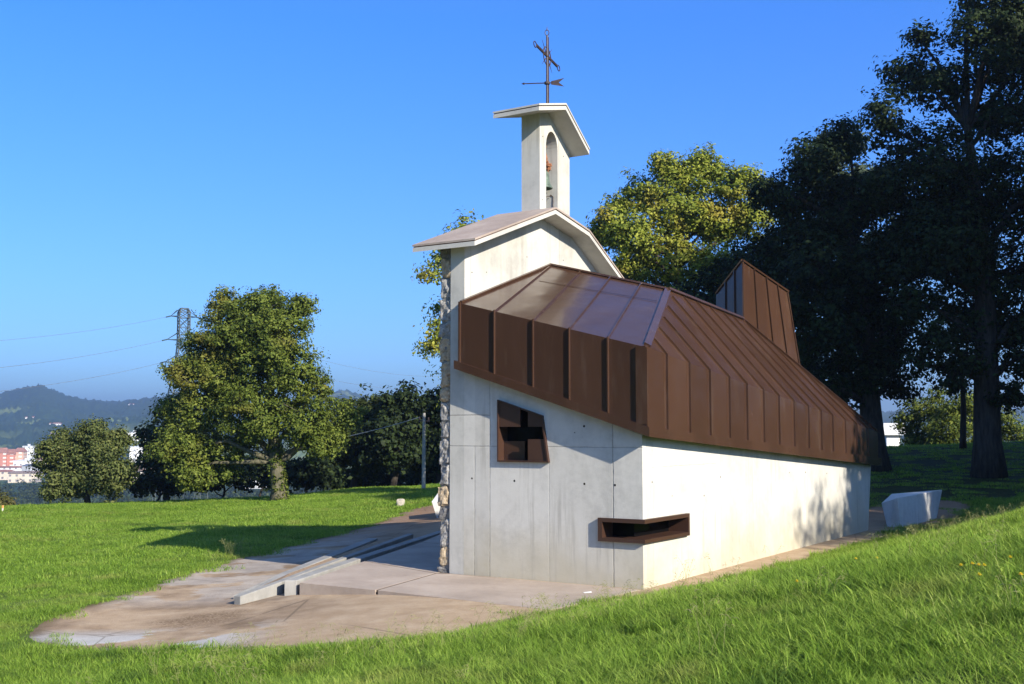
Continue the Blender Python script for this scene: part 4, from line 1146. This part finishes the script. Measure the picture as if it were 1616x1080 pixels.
def hills():
    az = np.linspace(-0.60, 0.65, 760)
    rr_ = np.concatenate([np.geomspace(900, 3200, 150), np.geomspace(3300, 4200, 12)])
    Az, Rr = np.meshgrid(az, rr_)
    X = Rr * np.sin(Az); Y = Rr * np.cos(Az)
    h = hill_h(Az, Rr)
    rngh = np.random.default_rng(3)
    h = h + np.abs(rngh.normal(size=X.shape)) * 3.2 * S(((Rr - 1150) / 1450 - 0.03) * 12)
    na = len(az); nr = len(rr_)
    V = np.stack([X, Y, h], -1).reshape(-1, 3)
    I, J = np.meshgrid(np.arange(nr - 1), np.arange(na - 1), indexing='ij')
    F = np.stack([I * na + J, (I + 1) * na + J, (I + 1) * na + J + 1, I * na + J + 1], -1).reshape(-1, 4)
    t_ = NT('wooded_hills'); c = t_.coord()
    n = t_.noise(c, 0.035, 8, 0.7); m = t_.noise(c, 0.0042, 4, 0.6)
    wood = t_.ramp(n, [(0.35, (0.018, 0.036, 0.014)), (0.55, (0.035, 0.060, 0.022)), (0.7, (0.065, 0.09, 0.032))])
    mead = t_.ramp(n, [(0.35, (0.13, 0.18, 0.05)), (0.65, (0.21, 0.24, 0.08))])
    low = t_.math('DIVIDE', t_.math('SUBTRACT', 1420.0, t_.xyz(c)[1]), 150.0, clamp=True)
    mm = t_.math('MAXIMUM', t_.ramp(m, [(0.615, 0.0), (0.63, 1.0)]), t_.math('MULTIPLY', low, t_.ramp(t_.noise(c, 0.008, 3), [(0.42, 0.0), (0.45, 1.0)])))
    col = t_.mix(mm, wood, mead)
    o = link('hills', np_mesh('hills', V, F), t_.done(col, 1.0, spec=0.0), None, False)
    tag(o, kind='structure')
hills()

def wall_mat(name, wallc, winc, sx, sz, band=0.45):
    """rendered wall with rows of openings"""
    t = NT(name); c = t.coord(); x = t.xyz(c)
    hx = t.math('ADD', x[0], x[1])
    fx = t.math('FRACT', t.math('DIVIDE', hx, sx)); fz = t.math('FRACT', t.math('DIVIDE', x[2], sz))
    m = t.math('MULTIPLY', t.math('LESS_THAN', fx, band), t.math('LESS_THAN', t.math('ABSOLUTE', t.math('SUBTRACT', fz, 0.55)), 0.22))
    return t.done(t.mix(m, wallc, winc), 0.8)
BRICKW = wall_mat('brick_apartments', (0.50, 0.20, 0.13), (0.72, 0.66, 0.58), 5.2, 3.0, 0.5)
WHITEW = wall_mat('white_render', (0.78, 0.76, 0.71), (0.25, 0.25, 0.26), 4.0, 3.2, 0.35)
CREAMW = wall_mat('cream_render', (0.62, 0.52, 0.40), (0.2, 0.18, 0.17), 4.0, 3.2, 0.35)
REDROOF = plain('clay_roof', (0.33, 0.15, 0.10), 0.9, scale=0.3)
GREYROOF = plain('grey_sheet_roof', (0.18, 0.19, 0.21), 0.7, scale=0.1)
PALEROOF = plain('pale_sheet_roof', (0.62, 0.63, 0.64), 0.7, scale=0.1)
BROWNROOF = plain('brown_tile_roof', (0.27, 0.19, 0.15), 0.9, scale=0.3)
def building(px0, px1, ytop, ybot, Y, wallm, roofm, label, pitched=True, depth=14, rz=0.2, group='buildings of the town in the valley', kind='building', below=6):
    if Y is None:
        q = hill_at((px0 + px1) / 2, ybot); Y = q.y
    a = at(px0, ybot, Y); b = at(px1, ybot, Y); t = at(px0, ytop, Y)
    wd = (b.x - a.x); h = t.z - a.z
    base_z = a.z - below
    e = empty(kind, ((a.x + b.x) / 2, Y, base_z), rz); tag(e, label, 'building', group)
    hw = wd / 2; hh = h + below
    rh = min(h * 0.28, 4.0) if pitched else 0.8
    wl = MB().box((-hw, 0, 0), (hw, depth, hh - rh))
    wl.build('wall', wallm, e)
    rf = MB(); o_ = 0.5
    if pitched:
        rf.hull8([(-hw - o_, -o_, hh - rh), (hw + o_, -o_, hh - rh), (hw + o_, depth + o_, hh - rh), (-hw - o_, depth + o_, hh - rh)],
                 [(-hw + 1.0, depth * 0.5 - 0.1, hh), (hw - 1.0, depth * 0.5 - 0.1, hh), (hw - 1.0, depth * 0.5 + 0.1, hh), (-hw + 1.0, depth * 0.5 + 0.1, hh)])
    else:
        rf.box((-hw - 0.3, -0.3, hh - rh), (hw + 0.3, depth + 0.3, hh))
        if depth > 8: rf.box((-hw * 0.3, depth * 0.3, hh), (hw * 0.1, depth * 0.6, hh + 1.6))
    rf.build('roof', roofm, e)
building(-22, 8, 707, 738, 900, BRICKW, REDROOF, 'brick red apartment block cut by the left edge of the picture')
building(8, 22, 709, 738, 905, BRICKW, REDROOF, 'narrow brick red apartment block second from the left edge')
building(22, 36, 707, 730, 910, wall_mat('pale_brick', (0.62, 0.36, 0.25), (0.8, 0.75, 0.66), 4.4, 3.0, 0.55), REDROOF, 'pale brick apartment block with light balconies')
building(36, 52, 704, 716, 1000, WHITEW, PALEROOF, 'small cream block with a flat roof behind the brick apartments', False)
building(-30, 40, 736, 744, 840, WHITEW, REDROOF, 'long low white building in front of the brick apartments', True)
building(22, 58, 727, 738, 850, WHITEW, PALEROOF, 'large white flat roofed warehouse beside the brick apartments', False, 30)
building(35, 62, 733, 741, 800, wall_mat('grey_shed', (0.35, 0.36, 0.38), (0.7, 0.7, 0.7), 9, 9, 0.2), GREYROOF, 'dark grey roofed shed below the white warehouse', True, 20)
building(-30, 14, 742, 752, 760, CREAMW, REDROOF, 'red roofed house at the left edge of the picture', True)
building(14, 56, 744, 756, 720, CREAMW, BROWNROOF, 'brown roofed building nearest the lawn trees', True, 16)
building(58, 84, 722, 734, 860, CREAMW, REDROOF, 'red roofed house partly behind the bushy tree', True)
building(200, 222, 682, 686, 1050, WHITEW, PALEROOF, 'white industrial roof seen just above the bushy tree', False, 40)
building(205, 235, 705, 716, 800, WHITEW, PALEROOF, 'pale grey warehouse seen between bushy tree and oak', False, 30)
building(203, 246, 736, 764, 330, wall_mat('white_house', (0.60, 0.55, 0.48), (0.25, 0.2, 0.18), 3.8, 3.2, 0.35), BROWNROOF, 'white house with brown roof seen in the gap left of the oak', True, 9, below=1)
building(385, 425, 752, 766, 320, wall_mat('pale_house', (0.42, 0.42, 0.42), (0.2, 0.2, 0.2), 5, 4, 0.5), GREYROOF, 'pale building glimpsed under the crown of the oak', False, 9, below=1)
building(40, 53, 657, 663, None, WHITEW, REDROOF, 'white farmhouse high on the hillside', True, 12, group='farmhouses on the hill')
building(78, 95, 667, 673, None, WHITEW, REDROOF, 'white farmhouse with red roof halfway up the hill', True, 12, group='farmhouses on the hill')
building(77, 86, 683, 689, None, WHITEW, BROWNROOF, 'small white farmhouse lowest on the hill', True, 10, group='farmhouses on the hill')
building(203, 213, 637, 641, None, WHITEW, REDROOF, 'white house on the skyline of the hill', True, 12, group='farmhouses on the hill')
building(1400, 1421, 668, 728, 76, wall_mat('near_white', (0.80, 0.79, 0.77), (0.8, 0.79, 0.77), 4, 4, 0.1), PALEROOF, 'white house seen between the trunks right of the chapel', False, 6, 0.05, group='houses behind the grove')

# trees of the valley between lawn and town
def valley_woods():
    R = np.random.default_rng(21)
    N = 900
    az = R.uniform(-0.52, -0.08, N); r = R.uniform(150, 640, N)
    x = r * np.sin(az); y = r * np.cos(az)
    cc = []; 
    for a, b in zip(x, y):
        h = R.uniform(4, 9); g0 = float(gz(a, b))
        k = 26
        d = R.normal(size=(k, 3)); d /= np.linalg.norm(d, axis=1)[:, None]
        cc.append(np.array([a, b, g0 + h * 0.55]) + d * np.array([h * 0.45, h * 0.45, h * 0.5]) * (R.random((k, 1)) ** 0.4))
    V, F = leaves(np.concatenate(cc), 7, 1.3, 1.0, R)
    o = link('valley_woods', np_mesh('valley_woods', V, F), leaf_mat('valley_leaves', (0.02, 0.034, 0.012), (0.04, 0.06, 0.02), (0.075, 0.095, 0.03)))
    tag(o, 'wooded slope below the lawn in front of the town', 'woods', kind='stuff')
valley_woods()

# lattice pylon
PYM = plain('green_grey_steel', (0.025, 0.04, 0.036), 0.6)
def pylon():
    D = 210.0
    c = at(288, 600, D); cx = c.x
    zb = float(gz(cx, D)) - 0.5
    def Z(y): return at(288, y, D).z
    e = empty('pylon', (cx, D, zb), 0.5); tag(e, 'dark lattice steel power pylon rising behind the oak', 'pylon')
    lev = [(zb, 4.6), (Z(720), 3.9), (Z(665), 2.9), (Z(620), 2.1), (Z(580), 1.3), (Z(550), 1.0), (Z(533), 0.95), (Z(517), 0.95), (Z(502), 0.95), (Z(493), 0.95), (Z(487), 0.6)]
    body = MB(); rr_ = 0.12
    cs = [(-1, -1), (1, -1), (1, 1), (-1, 1)]
    for (z0, h0), (z1, h1) in zip(lev[:-1], lev[1:]):
        for k in range(4):
            a = cs[k]; b = cs[(k + 1) % 4]
            p = lambda q, h, z: (q[0] * h, q[1] * h, z - zb)
            body.tube([p(a, h0, z0), p(a, h1, z1)], rr_, 4)
            body.tube([p(a, h0, z0), p(b, h1, z1)], rr_ * 0.6, 4)
            body.tube([p(b, h0, z0), p(a, h1, z1)], rr_ * 0.6, 4)
            body.tube([p(a, h1, z1), p(b, h1, z1)], rr_ * 0.6, 4)
    body.build('lattice_tower', PYM, e)
    tips = []
    for y, L in ((500, 2.4), (537, 3.0), (572, 3.2)):
        z_ = Z(y) - zb
        for s in (-1, 1):
            am = MB()
            for k in (-1, 1):
                am.tube([(s * 1.05, k * 1.05, z_), (s * L, 0, z_)], 0.08, 4)
                am.tube([(s * 1.05, k * 1.05, z_ + 1.3), (s * L, 0, z_)], 0.07, 4)
            am.build('crossarm', PYM, e)
            ins = MB().tube([(s * L, 0, z_), (s * (L + 0.9), 0, z_ - 0.25)], 0.12, 6)
            ins.build('insulator', PYM, e)
            tips.append((s, y, Matrix.Translation(e.location) @ Matrix.Rotation(0.5, 4, 'Z') @ Vector((s * (L + 0.9), 0, z_ - 0.25))))
    return tips
tips = pylon()
ends_l = {500: (-60, 534, 150), 537: (-60, 578, 150), 572: (-60, 616, 150)}
names = {500: 'topmost', 537: 'middle', 572: 'lowest'}
for s, y, p in tips:
    if s < 0:
        q = at(*ends_l[y]); q2 = q + (q - p) * 0.3
        o = MB().tube(catenary(p, q2, 1.0, 30), 0.030, 4).build('power_line', WIRE)
        tag(o, '%s power line running left from the pylon' % names[y], 'power line', 'power lines of the pylon')
    else:
        e_y = {500: 592, 537: 610, 572: 626}[y]
        q = at(740, e_y, 330)
        o = MB().tube(catenary(p, q, 4.0, 30), 0.030, 4).build('power_line', WIRE)
        tag(o, '%s power line running right from the pylon towards the chapel' % names[y], 'power line', 'power lines of the pylon')

# ================================================================= GRASS
def grass_mat():
    t = NT('grass_blades'); 
    g = t.n.new('ShaderNodeNewGeometry'); oi = t.n.new('ShaderNodeObjectInfo')
    pos = g.outputs['Position']
    n = t.noise(pos, 0.45, 4); n2 = t.noise(pos, 2.3, 3)
    m = t.math('ADD', t.math('MULTIPLY', g.outputs['Random Per Island'], 0.34), t.math('ADD', t.math('MULTIPLY', n, 0.36), t.math('MULTIPLY', n2, 0.30)))
    col = t.ramp(m, [(0.27, (0.085, 0.160, 0.016)), (0.48, (0.205, 0.335, 0.038)), (0.66, (0.330, 0.440, 0.075)), (0.84, (0.50, 0.50, 0.19))])
    dry = t.noise(pos, 0.8, 6, 0.7)
    col = t.mix(t.ramp(dry, [(0.54, 0.0), (0.72, 0.65)]), col, (0.36, 0.34, 0.10))
    clov = t.noise(t.scale(pos, (1.0, 1.0, 0.2)), 1.35, 3, 0.5)
    col = t.mix(t.ramp(clov, [(0.30, 0.55), (0.42, 0.0)]), col, (0.055, 0.125, 0.022))
    b = t.b; b.inputs['Roughness'].default_value = 0.5; b.inputs['Specular IOR Level'].default_value = 0.12
    t.l.new(col, b.inputs['Base Color'])
    tr = t.n.new('ShaderNodeBsdfTranslucent'); t.l.new(col, tr.inputs[0])
    mx = t.n.new('ShaderNodeMixShader'); mx.inputs[0].default_value = 0.42
    t.l.new(b.outputs[0], mx.inputs[1]); t.l.new(tr.outputs[0], mx.inputs[2])
    t.l.new(mx.outputs[0], t.n['Material Output'].inputs[0])
    return t.m
GRASS = grass_mat()
STRAW = plain('dry_grass_stalks', (0.24, 0.24, 0.085), 0.8, scale=3)

def blades(n, rad, h0, h1, w0, bend, R, segs=3):
    th = R.random(n) * 6.283; rr_ = rad * np.sqrt(R.random(n))
    bx_ = rr_ * np.cos(th); by_ = rr_ * np.sin(th)
    h = h0 + (h1 - h0) * R.random(n) ** 1.3
    a = R.random(n) * 6.283
    bd = bend * (0.3 + R.random(n)) * h
    wd = w0 * (0.6 + 0.8 * R.random(n))
    px_ = -np.sin(a); py_ = np.cos(a)
    V = []; F = []
    rows = []
    for k in range(segs + 1):
        f = k / segs
        cx = bx_ + np.cos(a) * bd * f * f; cy = by_ + np.sin(a) * bd * f * f; cz = h * f * (1 - 0.25 * bend * f) - 0.015
        hw = wd * 0.5 * (1 - f ** 1.6 * 0.92)
        rows.append(np.stack([cx - px_ * hw, cy - py_ * hw, cz], -1)); rows.append(np.stack([cx + px_ * hw, cy + py_ * hw, cz], -1))
    V = np.stack(rows, 1)            # n, 2(segs+1), 3
    m = 2 * (segs + 1); base = (np.arange(n) * m)[:, None]
    for k in range(segs):
        F.append(base + np.array([[2 * k, 2 * k + 1, 2 * k + 3, 2 * k + 2]]))
    return V.reshape(-1, 3), np.concatenate(F, 0)

def scatter(name, tufts, pts, scl, idx, label, cat, mat):
    """one stuff object: tufts instanced on points (geometry nodes)"""
    lib = bpy.data.collections.new(name + '_tufts')
    for i, (V, F) in enumerate(tufts):
        me = np_mesh('%s_tuft' % name, V, F); me.materials.append(mat)
        ob = bpy.data.objects.new('%s_tuft_%02d' % (name, i), me); lib.objects.link(ob)
    me = bpy.data.meshes.new(name)
    n = len(pts)
    me.vertices.add(n); me.vertices.foreach_set('co', np.ascontiguousarray(pts, np.float32).ravel())
    a = me.attributes.new('scl', 'FLOAT', 'POINT'); a.data.foreach_set('value', np.ascontiguousarray(scl, np.float32))
    a = me.attributes.new('idx', 'INT', 'POINT'); a.data.foreach_set('value', np.ascontiguousarray(idx, np.int32))
    rot = np.stack([rng.normal(size=n) * 0.06, rng.normal(size=n) * 0.06, rng.random(n) * 6.283], -1)
    a = me.attributes.new('rot', 'FLOAT_VECTOR', 'POINT'); a.data.foreach_set('vector', np.ascontiguousarray(rot, np.float32).ravel())
    me.update()
    ob = bpy.data.objects.new(name, me); COL.objects.link(ob)
    me.materials.append(mat)
    ng = bpy.data.node_groups.new(name + '_nodes', 'GeometryNodeTree')
    ng.interface.new_socket('Geometry', in_out='INPUT', socket_type='NodeSocketGeometry')
    ng.interface.new_socket('Geometry', in_out='OUTPUT', socket_type='NodeSocketGeometry')
    N = ng.nodes; L = ng.links
    gi = N.new('NodeGroupInput'); go = N.new('NodeGroupOutput')
    iop = N.new('GeometryNodeInstanceOnPoints'); ci = N.new('GeometryNodeCollectionInfo')
    ci.inputs['Collection'].default_value = lib; ci.inputs['Separate Children'].default_value = True; ci.inputs['Reset Children'].default_value = True
    def attr(nm, typ):
        q = N.new('GeometryNodeInputNamedAttribute'); q.data_type = typ; q.inputs['Name'].default_value = nm; return q.outputs['Attribute']
    L.new(gi.outputs[0], iop.inputs['Points']); L.new(ci.outputs[0], iop.inputs['Instance'])
    iop.inputs['Pick Instance'].default_value = True
    L.new(attr('idx', 'INT'), iop.inputs['Instance Index']); L.new(attr('rot', 'FLOAT_VECTOR'), iop.inputs['Rotation']); L.new(attr('scl', 'FLOAT'), iop.inputs['Scale'])
    L.new(iop.outputs[0], go.inputs[0])
    md = ob.modifiers.new('scatter', 'NODES'); md.node_group = ng
    tag(ob, label, cat, kind='stuff')
    return ob

def grass_field():
    R = np.random.default_rng(11)
    near = [blades(100, 0.14, 0.04, 0.145, 0.0052, 0.95, R, 4) for _ in range(6)] + [blades(30, 0.12, 0.03, 0.12, 0.017, 1.3, R, 4) for _ in range(2)]
    mid = [blades(120, 0.22, 0.04, 0.12, 0.0075, 0.9, R, 3) for _ in range(4)]
    lawn = [blades(170, 0.42, 0.035, 0.10, 0.013, 0.8, R, 2) for _ in range(4)]
    tufts = near + mid + lawn
    P = []; Sc = []; Id = []
    def zone(xmin, xmax, ymin, ymax, step, ids, s0, s1, cond):
        n = int((xmax - xmin) * (ymax - ymin) / step ** 2)
        x = R.uniform(xmin, xmax, n); y = R.uniform(ymin, ymax, n)
        k = cond(x, y); x = x[k]; y = y[k]
        sd_ = sdist(x, y, OVALS)
        edge = 0.12 * np.sin(x * 3.1 + y * 2.3) + 0.10 * np.sin(x * 7.3 - y * 5.1) - 0.02 + 0.14 * R.random(len(x))
        edge = edge + 0.13 * np.sin(x * 13.0 + 5 * np.sin(y * 3.0)) * np.sin(y * 11.0)
        k = (sd_ > edge) | ((sd_ > -0.55) & (R.random(len(x)) < 0.035)); x = x[k]; y = y[k]; sd_ = sd_[k]
        u, v = w2l(x, y)
        k = ~((u > -0.2) & (u < 11.6) & (v > -0.6) & (v < 3.6)); x = x[k]; y = y[k]
        P.append(np.stack([x, y, gz(x, y) - 0.005], -1))
        big = 0.75 + 0.5 * (0.5 + 0.5 * np.sin(x * 0.9 + 2 * np.sin(y * 0.6)) * np.sin(y * 0.8 + 1))
        Sc.append((s0 + (s1 - s0) * R.random(len(x))) * big); Id.append(R.choice(ids, len(x)))
    A = lambda x, y: np.abs(x) / np.maximum(y, 0.1)
    dd = lambda x, y: np.hypot(x, y)
    zone(-5.5, 6.5, 4.2, 12.5, 0.085, list(range(8)), 0.8, 1.5, lambda x, y: (A(x, y) < 0.60) & (dd(x, y) < 11.5))
    zone(-9, 14, 9, 30, 0.14, list(range(8, 12)), 0.8, 1.3, lambda x, y: (A(x, y) < 0.60) & (dd(x, y) > 10.5) & (x > -1.5))
    zone(-14, 2, 9, 22, 0.125, list(range(8, 12)), 0.6, 0.95, lambda x, y: (A(x, y) < 0.62) & (dd(x, y) > 10.5) & (x <= -1.5))
    zone(-32, 0, 17.5, 52, 0.22, list(range(12, 16)), 0.75, 1.15, lambda x, y: (A(x, y) < 0.68) & (dd(x, y) > 18.5))
    zone(5, 40, 24, 52, 0.55, list(range(12, 16)), 0.7, 1.1, lambda x, y: (A(x, y) < 0.8))
    scatter('grass', tufts, np.concatenate(P), np.concatenate(Sc), np.concatenate(Id), 'green meadow grass on lawn and bank', 'grass', GRASS)
grass_field()

def weeds():
    """tall flowering stalks along the top of the bank and the edge of the forecourt"""
    R = np.random.default_rng(12)
    tufts = []
    for k in range(6):
        mb = MB()
        for j in range(4):
            a = R.random() * 6.28; h = R.uniform(0.18, 0.36); l = R.uniform(0.05, 0.16)
            x0, y0 = R.normal(size=2) * 0.05
            c = [(x0 + math.cos(a) * l * f * f, y0 + math.sin(a) * l * f * f, h * f * (1 - 0.12 * f)) for f in (0, 0.3, 0.6, 0.85, 1.0)]
            mb.tube(c, [0.0013, 0.0012, 0.001, 0.0008, 0.0006], 4, False)
            tip = Vector(c[-1])
            for q in range(4):
                d = Vector((R.normal(), R.normal(), R.normal() * 0.5 + 0.2)).normalized() * R.uniform(0.03, 0.06)
                mb.tube([tip - Vector((0, 0, 0.02 * q)), tip + d * 0.6 - Vector((0, 0, 0.02 * q)), tip + d - Vector((0, 0, 0.02 * q + 0.01))], [0.0008, 0.0022, 0.0006], 4, False)
        V = np.array(mb.v); F = np.array(mb.f)
        tufts.append((V, F))
    pts = []
    # crest of the bank
    u = R.uniform(6, 13, 120); v = -R.uniform(1.4, 3.6, 120)
    for a, b in zip(u, v): pts.append(l2w(a, b)[:2])
    # grass edge in front of the forecourt
    for _ in range(80): pts.append((R.uniform(-3.8, 1.6), R.uniform(9.8, 12.6)))
    for _ in range(60): pts.append((R.uniform(-5.6, -4.2), R.uniform(20, 23)))
    for _ in range(40): pts.append((R.uniform(-2, 5), R.uniform(6.5, 13)))
    for _ in range(5):
        q = l2w(R.uniform(0.2, 5), R.uniform(-0.25, -0.08)); pts.append(q[:2])
    pts = np.array(pts); sdv = sdist(pts[:, 0], pts[:, 1], OVALS)
    uu, vv_ = w2l(pts[:, 0], pts[:, 1])
    k = (sdv > 0.0) | ((vv_ < 0) & (uu > 0)); pts = pts[k]
    P3 = np.column_stack([pts, gz(pts[:, 0], pts[:, 1])])
    scatter('tall_weeds', tufts, P3, R.uniform(0.7, 1.2, len(P3)), R.integers(0, 6, len(P3)), 'thin dry flowering grass stalks standing above the turf', 'weeds', STRAW)
weeds()

# dandelions
YEL = plain('yellow_petals', (0.85, 0.66, 0.03), 0.6, var=0.1)
STEM = plain('flower_stem', (0.10, 0.16, 0.04), 0.6)
def dandelion_parts():
    st_ = MB().tube([(0, 0, 0), (0.006, 0.0, 0.10), (0.004, 0.004, 0.17)], 0.0025, 5)
    hd = MB(); R = random.Random(2)
    for ring, (n, r, zz) in enumerate([(14, 0.024, 0.168), (11, 0.018, 0.176), (7, 0.010, 0.182)]):
        for k in range(n):
            a = 6.283 * k / n + ring * 0.3; c, s = math.cos(a), math.sin(a)
            wv_ = 0.0045
            hd.add([(0.004 - s * wv_, 0.004 + c * wv_, zz - 0.004), (0.004 + s * wv_, 0.004 - c * wv_, zz - 0.004), (0.004 + c * r + s * wv_, 0.004 + s * r - c * wv_, zz + 0.004), (0.004 + c * r - s * wv_, 0.004 + s * r + c * wv_, zz + 0.004)], [(0, 1, 2, 3)])
    return st_, hd
fl = [(1257.7, 931, 'yellow dandelion nearest the chapel corner, alone on the lower bank'), (1350.7, 892, 'yellow dandelion left of a pair high on the bank'), (1384, 892, 'yellow dandelion right of a pair high on the bank'),
      (1517, 909, 'yellow dandelion at the left end of a small row on the bank'), (1535, 907, 'yellow dandelion second from the left in a small row on the bank'), (1545, 909, 'yellow dandelion third from the left in a small row on the bank'),
      (1554, 910, 'yellow dandelion at the right end of a small row on the bank'), (1546, 927, 'yellow dandelion just below the small row on the bank'), (1595, 897, 'yellow dandelion highest near the right edge of the picture'), (1612, 928, 'yellow dandelion cut close to the right edge of the picture')]
proto = None
for px, py, lab in fl:
    g = ground_at(px, py + 14)
    if proto is None:
        e = empty('dandelion', g); s1, h1 = dandelion_parts()
        s1.build('stem', STEM, e); h1.build('flower_head', YEL, e); proto = e
    else:
        e = proto.copy(); COL.objects.link(e); e.location = g
        for ch in proto.children:
            c = ch.copy(); COL.objects.link(c); c.parent = e
    e.scale = (0.8, 0.8, 0.8)
    tag(e, lab, 'flower', 'dandelions on the grassy bank')

# ================================================================= the air between here and the hills
hz = NT('haze_air')
hz.n.remove(hz.b)
pv = hz.n.new('ShaderNodeVolumePrincipled')
pv.inputs['Color'].default_value = (0.66, 0.82, 1.0, 1)
pv.inputs['Density'].default_value = 0.00040
pv.inputs['Anisotropy'].default_value = 0.5
hz.l.new(pv.outputs[0], hz.n['Material Output'].inputs['Volume'])
tag(MB().box((-5200, -300, -70), (5200, 5200, 160)).build('haze', hz.m), kind='stuff')
